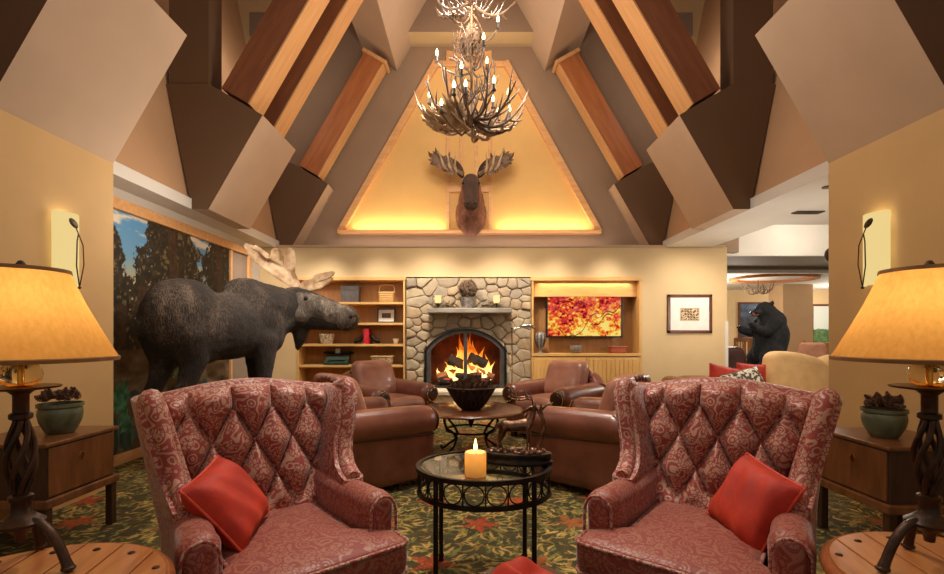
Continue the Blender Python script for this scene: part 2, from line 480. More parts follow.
# ---------------------------------------------------------------- floor: leaf carpet
def carpet():
    x0, x1, y0, y1 = -3.42, 3.0, 1.5, 7.1; st = .0075
    xs = np.arange(x0, x1, st); ys = np.arange(y0, y1, st)
    X, Y = np.meshgrid(xs, ys)
    rng = np.random.RandomState(3)
    n = fbm(X*3, Y*3, 5); n2 = fbm(X*22, Y*22, 9)
    img = np.array([74,70,32.])+(n[...,None]-.5)*np.array([50,50,24.])+(n2[...,None]-.5)*np.array([44,40,20.])
    def stroke(cx, cy, ang, L, w, col, bend=0):
        i0 = max(int((cx-L-x0)/st), 0); i1 = min(int((cx+L-x0)/st)+2, len(xs)); j0 = max(int((cy-L-y0)/st), 0); j1 = min(int((cy+L-y0)/st)+2, len(ys))
        if i1 <= i0 or j1 <= j0: return
        dx = X[j0:j1, i0:i1]-cx; dy = Y[j0:j1, i0:i1]-cy
        u = (dx*math.cos(ang)+dy*math.sin(ang))/L; v = (-dx*math.sin(ang)+dy*math.cos(ang))/w
        v = v+bend*u*u*L/w
        k = (np.abs(v) < np.clip(1-u*u, 0, 1)*.9) & (np.abs(u) < 1)
        img[j0:j1, i0:i1][k] = np.array(col)*(.85+.3*n2[j0:j1, i0:i1][k][:,None])
    pal = [(134,130,60),(116,126,64),(176,162,84),(196,172,92),(84,94,46),(60,68,36),(150,122,56),(120,138,84),(192,174,104)]
    for _ in range(17000):
        stroke(rng.uniform(x0,x1), rng.uniform(y0,y1), rng.uniform(0,PI), rng.uniform(.022,.052), rng.uniform(.006,.0115), pal[rng.randint(len(pal))], rng.uniform(-.6,.6))
    cs = []
    for a in range(-7, 8):
        for b in range(-7, 9):
            cx = .04+a*.66+b*.30+rng.uniform(-.08,.08); cy = 3.08+b*.50+rng.uniform(-.06,.06)
            cs.append((cx, cy))
    for (cx, cy) in cs:
        if not (x0-.5 < cx < x1+.5 and y0-.5 < cy < y1+.5): continue
        for k in range(46):
            a = 2*PI*k/46+rng.uniform(-.1,.1); R = rng.uniform(.14,.26)
            stroke(cx+R*math.cos(a), cy+R*math.sin(a), a+rng.uniform(-.5,.5), rng.uniform(.035,.065), rng.uniform(.008,.013), [(190,172,92),(160,150,78),(204,184,112),(128,132,66)][rng.randint(4)], rng.uniform(-.6,.6))
        dx = X-cx; dy = Y-cy; r = np.hypot(dx, dy); a0 = rng.uniform(0,6.28)
        sel = r < .16
        if not sel.any(): continue
        th = np.arctan2(dy, dx)+a0
        lobe = .085+.035*np.cos(th*5)+.018*np.cos(th*15)+.02*np.cos(th)
        k = sel & (r < lobe)
        t = rng.randint(3); base = [(176,84,32),(160,70,30),(150,92,40)][t]
        img[k] = np.array(base)*(.8+.45*n2[k][:,None])
        k2 = k & (np.abs(np.sin(th*2.5)) < .06/np.maximum(r*12,.3)*.5)
        img[k2] = np.array((196,120,50))
    usx = np.concatenate([[-5, -3.6], xs, [3.3, 9]]); usy = np.concatenate([[-4, 1.2], ys, [7.4, 16]])
    full = np.zeros((len(usy), len(usx), 3)); full[:] = (92,86,44)
    full[2:2+len(ys), 2:2+len(xs)] = img*np.array([.92,.84,.78])
    o = paint_grid('floor', usx, usy, lambda u, w: np.stack([u, w, np.zeros_like(u)], 1), full, vcol('leaf_carpet', .95, 0, .6))
    o['kind'] = 'structure'
carpet()

# ---------------------------------------------------------------- room shell
H = 2.67
for s, nm in ((-1,'left'), (1,'right')):
    # near pier and the wall/soffit
    b = B(); 
    xa, xb = sorted((s*2.96, s*3.5)); b.box(xa, xb, -1.0, 3.89, 0, H)
    struct('wall_'+nm, b, M['tan'])
b = B(); b.box(-3.6, -3.42, 3.89, 8.2, 0, H); struct('wall_left', b, M['white'])
b = B(); b.box(-3.6, -3.15, 3.8, 8.0, H, H+.12); struct('ceiling', b, M['white'])
b = B(); b.box(3.15, 3.9, 3.8, 7.9, H, H+.12); b.box(3.9, 8.5, 3.8, 6.05, H, H+.12); struct('ceiling', b, M['white'])
# back wall with the two niches and the chimney breast opening
b = B()
b.box(-3.42, -2.80, 7.6, 8.05, 0, H); b.box(-2.80, 2.75, 7.6, 8.05, 2.19, H); b.box(2.75, 4.14, 7.6, 8.05, 0, H)
b.box(-2.80, -1.04, 7.95, 8.05, 0, 2.19); b.box(.97, 2.75, 7.95, 8.05, 0, 2.19)
b.box(-1.04, .97, 8.0, 8.05, 0, 2.19)
struct('wall_back', b, M['cream'])
b = B(); b.box(-3.42, 4.1, 7.58, 8.4, H, H+.03); struct('trim_ledge', b, M['taupe'])
# gable above the ledge
b = B(); b.box(-4.6, 4.6, 8.07, 8.2, H, 8.0); struct('wall_gable', b, M['gable'])
for s in (-1, 1):
    # splayed light-shaft wall above the soffit
    b = B(); b.prism([(s*3.18, H+.01), (s*4.15, 7.8), (s*4.3, 7.8), (s*3.33, H+.01)], 'y', 1.5, 8.07)
    struct('wall_'+('left' if s < 0 else 'right')+'_splay', b, M['splay'])
    # boxed bulkheads stepping along the vault
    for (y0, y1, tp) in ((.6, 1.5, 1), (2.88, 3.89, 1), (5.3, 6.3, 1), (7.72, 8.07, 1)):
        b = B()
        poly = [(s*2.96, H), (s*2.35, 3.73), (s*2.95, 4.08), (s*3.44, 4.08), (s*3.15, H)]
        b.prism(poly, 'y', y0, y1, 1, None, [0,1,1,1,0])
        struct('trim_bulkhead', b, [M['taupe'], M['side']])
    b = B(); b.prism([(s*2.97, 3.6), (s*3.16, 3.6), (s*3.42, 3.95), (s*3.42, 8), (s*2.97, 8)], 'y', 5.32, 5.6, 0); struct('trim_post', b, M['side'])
    # upper ring bulkhead
    b = B(); b.prism([(s*1.27, 5.78), (s*.60, 6.94), (s*.60, 8), (s*1.89, 8), (s*1.89, 6.22)], 'y', 1.5, 8.07); struct('trim_ring', b, M['taupe'])
    # clerestory window high on the gable
    b = B(); b.box(*sorted((s*3.2, s*4.2)), 8.03, 8.07, 5.6, 7.6); w = struct('window_%d' % (1 if s < 0 else 2), b, M['cream'])
    b = B(); b.box(*sorted((s*3.25, s*3.78)), 8.015, 8.035, 6.35, 6.75); obj('pane', b, M['greybeam'], w)
b = B(); b.prism([(-1.05, 6.2), (-.62, 6.94), (.62, 6.94), (1.05, 6.2)], 'y', 7.68, 8.07, 0, None, [0,0,0,1]); struct('trim_header', b, [M['gable'], M['cream']])
b = B(); b.box(-4.6, 4.6, 1.5, 8.2, 7.9, 8.0); struct('ceiling', b, M['splay'])
# timber rafters
def rafter(s, y0, y1, label, L0=0.0, L1=2.42, depth=.36, side=0):
    d = Vector((-s*.5, 0, .866)); o_ = Vector((s*.866, 0, .5))
    t = thing('timber_rafter', label, 'beam', (s*2.52, (y0+y1)/2, 3.87), 0, 'timber rafters of the vault')
    h = (y1-y0)/2
    # local beam frame: x along the slope
    T = Matrix(((d.x,0,o_.x,0),(0,1,0,0),(d.z,0,o_.z,0),(0,0,0,1)))
    b = B(); b.box(L0, L1, -h, h, .012, depth)
    ob = obj('beam', b, M['timberside'], t, 0, .006); ob.matrix_local = T
    b = B(); b.box(L0-.002, L1, -h-.004, h+.004, -.012, .012)
    ob = obj('face_board', b, M['timber'], t, 0, .004); ob.matrix_local = T; lab(ob, 'honey coloured lower board')
    if side:
        b = B(); b.box(L1-.06, L1+.0, -h-.05, h+.03, -.05, depth+.04)
        ob = obj('end_cap', b, M['timber'], t, 0, .01); ob.matrix_local = T
        b = B(); b.box(L0, L1-.06, -h-.006, -h, .012, depth)
        ob = obj('side_board', b, M['timbermid'], t, 0, 0); ob.matrix_local = T
    return t
for s, w in ((-1,'left'), (1,'right')):
    rafter(s, 5.33, 5.65, 'nearer beam of the paired timber rafters on the %s slope of the vault' % w, L1=2.44)
    rafter(s, 5.98, 6.28, 'farther beam of the paired timber rafters on the %s slope of the vault' % w, L1=2.44)
    rafter(s, 7.75, 8.0, 'single timber rafter with capped top against the gable, %s side' % w, L1=2.2, side=1)

# gable panel: gold trapezoid framed in timber
G = 8.07
gp = thing('gable_panel', 'gold trapezoid panel framed in timber glowing above the fireplace wall', 'wall panel', (0, G, 0))
def gx(px): return PX(px, G)
def gz(py): return PZ(py, G)
b = B(); b.prism([(gx(341),gz(232)), (gx(598),gz(232)), (gx(506),gz(64)), (gx(436),gz(64))], 'y', -.02, 0); obj('panel_field', b, M['gold'], gp)
def strip(x0, z0, x1, z1, w, dp, name, mat):
    b = B(); d = Vector((x1-x0, 0, z1-z0)); n = Vector((-d.z, 0, d.x)).normalized()*w/2
    p = [(x0+n.x, z0+n.z), (x0-n.x, z0-n.z), (x1-n.x, z1-n.z), (x1+n.x, z1+n.z)]
    b.prism(p, 'y', -dp, 0); return obj(name, b, mat, gp, 0, .006)
strip(gx(341), gz(233), gx(437), gz(64), .11, .10, 'frame_stile', M['timber'])
strip(gx(598), gz(233), gx(505), gz(64), .11, .10, 'frame_stile', M['timber'])
strip(gx(340), gz(233.5), gx(599), gz(233.5), .06, .16, 'frame_sill', M['timber'])
strip(gx(436), gz(66), gx(506), gz(66), .09, .085, 'frame_head', M['timber'])
for q in (448, 490): strip(gx(q), gz(231), gx(q), gz(52), .06, .05, 'frame_mullion', M['timber'])
for q in (461, 476): strip(gx(q), gz(190), gx(q), gz(52), .05, .04, 'frame_mullion', M['timber'])
strip(gx(447), gz(190), gx(491), gz(190), .10, .08, 'frame_rail', M['timber'])
strip(gx(447), gz(56), gx(491), gz(56), .10, .06, 'frame_rail', M['timber'])

# right-hand far room
b = B(); b.box(3.6, 13, 14.0, 14.2, 0, 2.7); b.box(12.9, 13, 3.8, 14, 0, 2.7); struct('wall_far', b, M['far'])
b = B(); b.box(4.14, 13, 10, 14.1, 2.59, 2.7); struct('ceiling', b, M['white'])
b = B(); b.box(4.1, 13, 9.9, 10.02, 2.58, 3.6, 0); struct('trim_header', b, M['greybeam'])
b = B(); b.box(4.1, 13, 9.86, 9.95, 2.55, 2.62); struct('trim_moulding', b, M['white'])
b = B(); b.box(3.8, 3.9, 6.0, 8.4, H+.01, 3.5); b.box(8.4, 8.5, 6, 8.4, H, 3.5); b.box(3.9, 8.5, 5.95, 6.05, H+.1, 3.5); b.box(3.9,8.5,8.36,8.5,H-.01,3.5); b.box(3.8,8.5,6.0,8.5,3.5,3.6); struct('ceiling_coffer', b, M['white'])
b = B(); b.box(3.9, 13, 8.4, 9.9, H, H+.12); struct('ceiling_soffit', b, M['greybeam'])
b = B(); b.box(4.10, 4.15, 7.58, 7.62, 0, 1.47); struct('trim_corner', b, M['white'])
b = B(); b.box(3.5, 3.6, 3.6, 3.9, 0, H); struct('wall_right_return', b, M['tan'])
# square column in the far room
b = B(); b.box(PX(783,12.4), PX(813,12.4), 12.4, 13.0, 0, 2.6, 0); struct('wall_column', b, M['column'])
# oval timber coffer ring on the far ceiling
b = B(); b.lathe([(1.05,0),(1.05,-.05),(1.25,-.06),(1.3,0)], 48, (0,0,0), 0, None, lambda p: (p.x*.75, p.y*.62, p.z), True)
tag(obj('ceiling_ring', b, M['frame'], None, 50, 0, (7.05, 10.95, 2.59)), 'oval timber ring on the ceiling of the room beyond, above the bear', 'ceiling trim')
b = B(); b.lathe([(.05,.0),(.05,-.01),(.03,-.012),(.0,-.012)], 20); 
dl = tag(obj('recessed_downlight', b, M['vent'], None, 50, 0, (3.42*1.0, 4.5, H)), 'small round recessed downlight in the white soffit at right', 'ceiling light')
b = B(); b.box(-.16,.16,-.05,.05,-.012,0,0)
for k in range(5): b.box(-.14,.14,-.04+k*.02-.004,-.04+k*.02+.004,-.018,-.012,0)
tag(obj('air_vent', b, M['vent'], None, 0, 0, (PX(808,5.42), 5.42, H)), 'slotted bronze air vent in the white soffit at right', 'vent')
# ---------------------------------------------------------------- wing chairs
def wing_chair(label, loc, rz):
    t = thing('wing_chair', label, 'armchair', loc, rz, 'damask wing chairs by the glass table')
    dx, dz, z0 = .166, .30, .79
    ztop = lambda x: .985+.045*math.cos(min(1, abs(x)/.36)*PI/2)**1.2
    def surf(u, w):
        x = (u-.5)*(.56+.15*w); zt = ztop(x); z = .44+(zt-.44)*w
        A = abs(math.sin(PI*(x/dx+(z-z0)/dz))); Bq = abs(math.sin(PI*(x/dx-(z-z0)/dz)))
        k = min(A, Bq)**.5*.6 + (A*Bq)**.5*.4
        up = max(0, min(1, (z-.90)/.05)); lo = max(0, min(1, (.56-z)/.06))
        vert = abs(math.cos(PI*(x/dx)+PI/2*0))**.45
        k = k*(1-up)+vert*up
        k = k*(1-lo)+.75*lo
        edge = min(1, (1-w)/.07)**.5 * min(1, min(u, 1-u)/.05)**.5
        fold = (.082+.012*math.sin(13*x+9*z))*k*edge
        y = .235+(z-.44)*.24 - .03 - fold + .10*(abs(x)/.35)**6*0 - .02*math.cos(PI*x/.7)
        return (x, y, z)
    b = B(); b.grid(surf, 110, 90)
    # shell behind the tufting
    def shell(u, w):
        x = (u-.5)*(.56+.16*w); zt = ztop(x)+.004; z = .20+(zt-.20)*w
        return (x, .335+(z-.44)*.24-.012*math.cos(PI*x/.72)*-1, z)
    b.grid(shell, 20, 16)
    back = obj('backrest', b, M['damask'], t, 80, norm=False)
    # top rail of the back
    b = B(); pts = []
    for i in range(25):
        x = -.36+.72*i/24; z = ztop(x)-.012; pts.append((x, .285+(z-.44)*.24-.03, z))
    b.tube(pts, .05, 10, flat=.62); obj('top_rail', b, M['damask'], t, 80)
    b = B(); b.tube([(p[0], p[1]-.048, p[2]+.006) for p in pts], .0075, 6); obj('piping', b, M['damaskseat'], back, 80)
    # buttons
    for r in range(-3, 3):
        for c in range(-3, 4):
            x = dx*(c+(.5 if r % 2 else 0)); z = z0+r*dz/2
            if abs(x) > .27 or not (.55 < z < .93): continue
            w__ = (z-.44)/(ztop(x)-.44); q = surf(x/(.56+.15*w__)+.5, w__)
            b = B(); b.ell((q[0], q[1]-.002, q[2]), (.012,.008,.012), 10); obj('button', b, M['damaskseat'], back, 80)
    for s in (-1, 1):
        fe = [(.165,1.005),(.135,.99),(.115,.95),(.10,.90),(.085,.84),(.075,.77),(.05,.71),(.005,.665),(-.05,.64),(-.10,.628)]
        poly = fe+[(-.10,.50),(.26,.42),(.37,.72),(.42,1.0)]
        b = B()
        shx = lambda z: (.285+.09*max(0,(z-.6)/.4))
        k = len(poly)
        ring = lambda off, sc: [(s*(shx(z)+off), (y-.2)*sc+.2, (z-.75)*sc+.75) for (y, z) in poly]
        vs = ring(-.03,.95)+ring(-.02,.99)+ring(.0,1.0)+ring(.035,1.0)+ring(.055,.98)+ring(.065,.94)
        fs = [list(range(k))[::-1], list(range(5*k,6*k))]
        for q in range(5): fs += [[q*k+i, q*k+(i+1)%k, (q+1)*k+(i+1)%k, (q+1)*k+i] for i in range(k)]
        b.add(vs, fs)
        sm = []
        for i in range(len(fe)-1):
            for q in range(3):
                f = q/3; sm.append((s*(shx(fe[i][1]*(1-f)+fe[i+1][1]*f)+.018), fe[i][0]*(1-f)+fe[i+1][0]*f, fe[i][1]*(1-f)+fe[i+1][1]*f))
        rr = [.030+.012*math.exp(-i/4) for i in range(len(sm))]
        b.tube([(sm[0][0], sm[0][1]+.10, sm[0][2]-.015)]+[(sm[0][0], sm[0][1]+.02, sm[0][2]-.004)]+sm, [.034,.042]+rr, 12)
        obj('wing', b, M['damask'], t, 60)
        b = B()
        def af(p, s=s):
            q = p.copy(); 
            if p.y < -.2: q.x *= 1+.10*max(0, p.z/.15); 
            q.z -= .03*max(0, (p.y+.29)/.58-.6)*0
            q.x += s*.02*max(0, -p.y/.29)
            return q
        b.rbox((s*.297,-.035,.47), (.125,.60,.315), .06, 12, af)
        arm = obj('arm', b, M['damaskseat'], t, 80)
        b = B(); n = 20; cx = s*.317
        b.tube([(cx+.055*math.cos(PI*i/n), -.335+.004, .545+.068*math.sin(PI*i/n)) for i in range(n+1)], .006, 6)
        b.tube([(cx-.055, -.332, .55), (cx-.058,-.332,.33)], .006, 6); b.tube([(cx+.055, -.332, .55), (cx+.058,-.332,.33)], .006, 6)
        obj('piping', b, M['damask'], arm, 80)
    b = B(); b.rbox((0,.02,.27), (.66,.66,.17), .05, 10); obj('base', b, M['damaskseat'], t, 80)
    def T(n=8):
        o = [(-.225,.20),(-.225,-.27),(-.25,-.335),(-.335,-.345),(-.355,-.37),(-.35,-.455),(-.32,-.48),(.32,-.48),(.35,-.455),(.355,-.37),(.335,-.345),(.25,-.335),(.225,-.27),(.225,.20)]
        r = []
        for i in range(len(o)):
            a, c = Vector(o[i]), Vector(o[(i+1)%len(o)]); m = max(1, int((c-a).length/.05))
            for q in range(m): r.append(tuple(a.lerp(c, q/m)))
        return r
    b = B(); b.cushion(T(), .42, .13, .05, .03); sc = obj('seat_cushion', b, M['damaskseat'], t, 80)
    o = T(); b = B(); b.tube([(p[0]*.998, p[1]*.998-.0, .475) for p in o], .007, 6, closed=True); b.tube([(p[0]*.998, p[1]*.998, .366) for p in o], .007, 6, closed=True); obj('piping', b, M['damask'], sc, 80)
    for x in (-.28, .28):
        for y in (-.27, .28):
            b = B(); b.tube([(x,y,.20),(x*1.02,y,.13),(x*1.03,y+(-.01 if y<0 else .03),.06),(x*1.05,y+(-.02 if y<0 else .06),0)], [.034,.026,.019,.022], 10); obj('leg', b, M['chestdark'], t, 60)
    return t
wing_chair('rose damask wing chair with tufted back, left of the glass side table', (-.80,1.90,0), math.radians(40))
wing_chair('rose damask wing chair with tufted back, right of the glass side table', (.955,1.92,0), math.radians(-38.5))

def pillow(b, w, h, t, n=22, m=0, T=None):
    for s in (-1, 1):
        def fn(u, v):
            a = u*2-1; c = v*2-1
            e = max(0,(1-a**4))*max(0,(1-c**4)); th = t/2*e**.55
            pin = 1-.07*(1-abs(a*a))*abs(c)**3*0
            x = a*w/2*(1-.05*(1-c*c)*abs(a)); z = c*h/2*(1-.05*(1-a*a)*abs(c))
            return (x, s*th*(1+.08*math.sin(9*a+4*c)), z)
        b.grid(fn, n, n, m, T)
    return b
def throw_pillow(label, loc, rot, w=.38, h=.38, t=.14, mat='velvet', pipe='pipe', group=None, cat='cushion'):
    th = thing('throw_pillow', label, cat, loc, 0, group); th.rotation_euler = rot
    b = B(); pillow(b, w, h, t); obj('cover', b, M[mat], th, 80)
    pts = []
    for i in range(80):
        q = i/20; k = int(q); f = q-k; a = f*2-1
        c = [(a,-1),(1,a),(-a,1),(-1,-a)][k]
        pts.append((c[0]*w/2*(1-.05*(1-c[1]**2)), 0, c[1]*h/2*(1-.05*(1-c[0]**2))))
    b = B(); b.tube(pts, .006, 6, closed=True); obj('piping', b, M[pipe], th, 80)
    return th

# ---------------------------------------------------------------- pine cones
def make_cone():
    b = B(); n = 56
    for i in range(n):
        f = i/(n-1); a = i*2.39996; z = .004+.078*f
        R = .034*math.sin(PI*(.18+.78*f))**.8*(1-.25*f); tilt = .9-1.5*f
        c, s_ = math.cos(a), math.sin(a); w = .011*(1-.4*f)
        L = R; dz = -math.sin(tilt)*.010+.006
        p0 = Vector((c*.006, s_*.006, z)); tip = Vector((c*L, s_*L, z+dz+.004)); sd = Vector((-s_, c, 0))*w; md = p0.lerp(tip, .72)
        vs = [p0, md+sd, tip, md-sd, md+Vector((0,0,-.006)), tip+Vector((0,0,-.003))]
        b.add(vs, [(0,1,2),(0,2,3),(0,4,1),(0,3,4),(1,4,5),(1,5,2),(3,2,5),(3,5,4)])
    b.lathe([(.004,0),(.012,.02),(.012,.05),(.003,.082)], 8)
    return obj('pine_cone', b, M['cone'], None, 0, norm=False)
cone0 = make_cone(); cone_used = []
def place_cone(p, label, group, sc=1, mat=None):
    if not cone_used: c = cone0; cone_used.append(1)
    else: c = cone0.copy(); C.objects.link(c)
    c.location = p; c.rotation_euler = (random.uniform(-1.6,1.6), random.uniform(-1.2,1.2), random.uniform(0,6.28)); c.scale = (sc,)*3
    tag(c, label, 'pine cone', group)

# ---------------------------------------------------------------- round glass table
TX, TY, TH = .066, 2.41, .587
t = thing('side_table', 'round glass topped black iron side table with ring frieze, between the wing chairs', 'table', (TX,TY,0)); t.scale = (1,.85,1)
b = B(); b.lathe([(.0,TH-.010),(.325,TH-.010),(.328,TH-.004),(.325,TH-.001),(0,TH-.001)], 64); obj('glass_top', b, M['glass'], t, 40)
def hoop(r, z, hw, hh): 
    b = B(); b.lathe([(r-hw,z-hh),(r+hw,z-hh),(r+hw,z+hh),(r-hw,z+hh)], 64, closed=True); return b
b = hoop(.337,TH-.008,.011,.011); b.lathe([(.30,TH-.019),(.335,TH-.019),(.335,TH-.0125),(.30,TH-.0125)], 64, closed=True); obj('top_ring', b, M['iron'], t, 40)
obj('lower_ring', hoop(.335,TH-.125,.008,.012), M['iron'], t, 40)
for k in range(20):
    a = 2*PI*(k+.5)/20; pts = []
    for j in range(24):
        q = 2*PI*j/24; u = .046*math.cos(q); w = .046*math.sin(q)
        aa = a+u/.335; pts.append((.335*math.cos(aa), .335*math.sin(aa), TH-.067+w))
    b = B(); b.tube(pts, .0035, 6, closed=True); obj('ring_ornament', b, M['iron'], t, 80)
    aa = a+PI/20; b = B(); b.tube([(.335*math.cos(aa),.335*math.sin(aa),TH-.02),(.335*math.cos(aa),.335*math.sin(aa),TH-.12)], .004, 6); obj('upright', b, M['iron'], t, 60)
for k in range(4):
    a = PI/4+PI/2*k; x, y = .328*math.cos(a), .328*math.sin(a)
    b = B(); b.tube([(x,y,TH-.02),(x,y,.02),(x,y,0)], [.0125,.0125,.016], 10); b.ell((x,y,.03),(.017,.017,.017),10); obj('leg', b, M['iron'], t, 60)
# candle
cx_, cy_ = PX(475.5,2.22), 2.22
cd = thing('candle', 'lit cream pillar candle on the glass side table', 'candle', (cx_,cy_,TH))
r, hC = .051, .112
b = B(); b.lathe([(r-.004,0),(r,.006),(r,hC-.006),(r-.004,hC),(r-.012,hC-.002),(r-.015,hC-.02),(r-.018,hC-.075),(.012,hC-.085),(0,hC-.085)], 40); b.lathe([(0,.0),(r-.004,0)],40); obj('wax', b, M['wax'], cd, 50)
b = B(); b.tube([(0,0,hC-.08),(.002,0,hC-.01),(.004,0,hC+.012)], .0018, 6); obj('wick', b, M['rubber'], cd, 60)
b = B(); b.lathe([(.001,hC+.004),(.007,hC+.012),(.009,hC+.022),(.006,hC+.038),(.0008,hC+.062)], 12); obj('flame', b, M['candleflame'], cd, 80)

# bronze stag
dp = P(518,459,2.36); dz0 = TH
st = thing('stag_statue', 'bronze stag beside a tree trunk on an oval plinth, on the glass table', 'statue', (PX(517,2.44),2.44,TH), math.radians(-8)); st.scale = (1.12,1.12,1.16)
ov = lambda p: (p.x*1.0, p.y*.46, p.z)
b = B(); b.lathe([(.155,0),(.165,.006),(.165,.014),(.156,.02),(.156,.034),(.162,.04),(.158,.05),(0,.05)], 40, f=ov); obj('plinth', b, M['iron'], st, 40)
b = B()
for i in range(46):
    a = random.uniform(0,6.28); q = random.random()**.5*.13; b.ell((q*math.cos(a), q*.42*math.sin(a), .052), (random.uniform(.008,.02),random.uniform(.008,.016),random.uniform(.006,.014)), 8)
obj('ground', b, M['bronze'], st, 80)
b = B()
S = lambda *a: Vector(a)
b.chain([(S(-.06,0,.165),.026),(S(-.02,0,.162),.025),(S(.035,0,.170),.029),(S(.055,0,.178),.024)])
b.chain([(S(.055,0,.180),.022),(S(.072,0,.215),.015),(S(.078,0,.245),.013)])
b.chain([(S(.078,0,.248),.014),(S(.058,-.01,.246),.010),(S(.035,-.02,.236),.006)])
b.chain([(S(.085,.008,.252),.004),(S(.097,.016,.262),.003)]); b.chain([(S(.08,-.014,.256),.004),(S(.088,-.026,.264),.003)])
b.chain([(S(-.085,0,.17),.01),(S(-.10,0,.145),.004)])
for (x, y, k) in ((-.068,.014,-1),(-.055,-.014,1)):
    b.chain([(S(x,y,.16),.018),(S(x-.012*1,y,.118),.010),(S(x-.024,y,.096),.006),(S(x-.014+k*.008,y,.058),.0045),(S(x-.006+k*.008,y,.052),.006)])
for (x, y, k) in ((.045,.014,1),(.05,-.014,-.4)):
    b.chain([(S(x,y,.165),.014),(S(x+.004+k*.006,y,.11),.007),(S(x+.002+k*.012,y,.085),.005),(S(x+k*.014,y,.056),.0045),(S(x+.006+k*.014,y,.053),.006)])
organic(obj('stag', b, M['bronze'], st, 80), .0035, 4)
for s_ in (-1, 1):
    b = B(); y = s_*.010
    main = [(.075,y,.258),(.072,y+s_*.02,.285),(.05,y+s_*.035,.292),(.015,y+s_*.04,.286),(-.02,y+s_*.035,.292),(-.04,y+s_*.03,.302)]
    b.tube(main, [.0045,.004,.004,.0035,.003,.0015], 7)
    for k in (1,2,3,4):
        p = Vector(main[k]); b.tube([p, p+Vector((-.012,s_*.004,.016)), p+Vector((-.020,s_*.006,.034))], [.0032,.0025,.001], 6)
    obj('antler', b, M['bronze'], st, 80)
b = B(); b.tube([(.105,.012,.05),(.10,.01,.08),(.115,.008,.12),(.128,.008,.16),(.118,.008,.20),(.108,.01,.235),(.112,.012,.262)], [.016,.011,.010,.011,.010,.009,.005], 9)
b.tube([(.118,.008,.20),(.098,.006,.225),(.085,.01,.262)], [.007,.006,.003], 7); b.tube([(.11,.01,.235),(.135,.012,.258),(.165,.012,.27)], [.006,.005,.002], 7)
for a in range(6): b.tube([(.105,.012,.06),(.105+.03*math.cos(a),.012+.02*math.sin(a),.05)], [.009,.003], 6)
obj('tree_trunk', b, M['bronze'], st, 80)

# ---------------------------------------------------------------- plank drum tables, lamps
def plank_table(label, x, y, r, h, ang):
    t = thing('plank_table', label, 'table', (x,y,0), 0, 'round plank tables in the foreground')
    b = B(); w = .115; n = int(2*r/w)+1
    for k in range(-n, n+1):
        u0, u1 = k*w+.0025, (k+1)*w-.0025; pts = []
        u0c, u1c = max(u0,-r+.012), min(u1, r-.012)
        if u1c-u0c < .01: continue
        m = 8
        for i in range(m+1):
            u = u0c+(u1c-u0c)*i/m; pts.append((math.sqrt(max((r-.01)**2-u*u,1e-6)), u))
        pts += [(-p[0], p[1]) for p in reversed(pts)]
        b.prism(pts, 'z', h-.03, h)
    o = obj('plank_top', b, M['plank'], t, 0, .003); o.rotation_euler = (0,0,ang)
    b = B(); b.lathe([(r-.012,h-.05),(r+.006,h-.045),(r+.014,h-.03),(r+.010,h-.012),(r-.002,h-.003),(r-.012,h-.006)], 64, closed=True); obj('edge_moulding', b, M['plankedge'], t, 50)
    b = B(); b.lathe([(r-.05,.06),(r-.05,h-.05),(0,h-.05)], 48); obj('drum', b, M['plankedge'], t, 50)
    b = B(); b.lathe([(0,0),(r-.02,0),(r-.01,.02),(r-.02,.06),(r-.06,.07),(0,.07)], 48); obj('plinth', b, M['plankedge'], t, 50)
    R = Matrix.Rotation(ang, 4, 'Z')
    for k in range(-n, n):
        u = (k+.5)*w
        if abs(u) > r-.05: continue
        for s in (-1, 1):
            q = R @ Vector((s*(math.sqrt((r-.01)**2-u*u)-.05), u, h))
            b = B(); b.lathe([(.010,0),(.010,.002),(.006,.004),(0,.0045)], 12, q); obj('nail_head', b, M['lampiron'], t, 60)
    return t
plank_table('round plank topped drum table under the left lamp', -1.14, 1.13, .352, .60, math.radians(100))
plank_table('round plank topped drum table under the right lamp', 1.35, 1.22, .345, .60, math.radians(80))

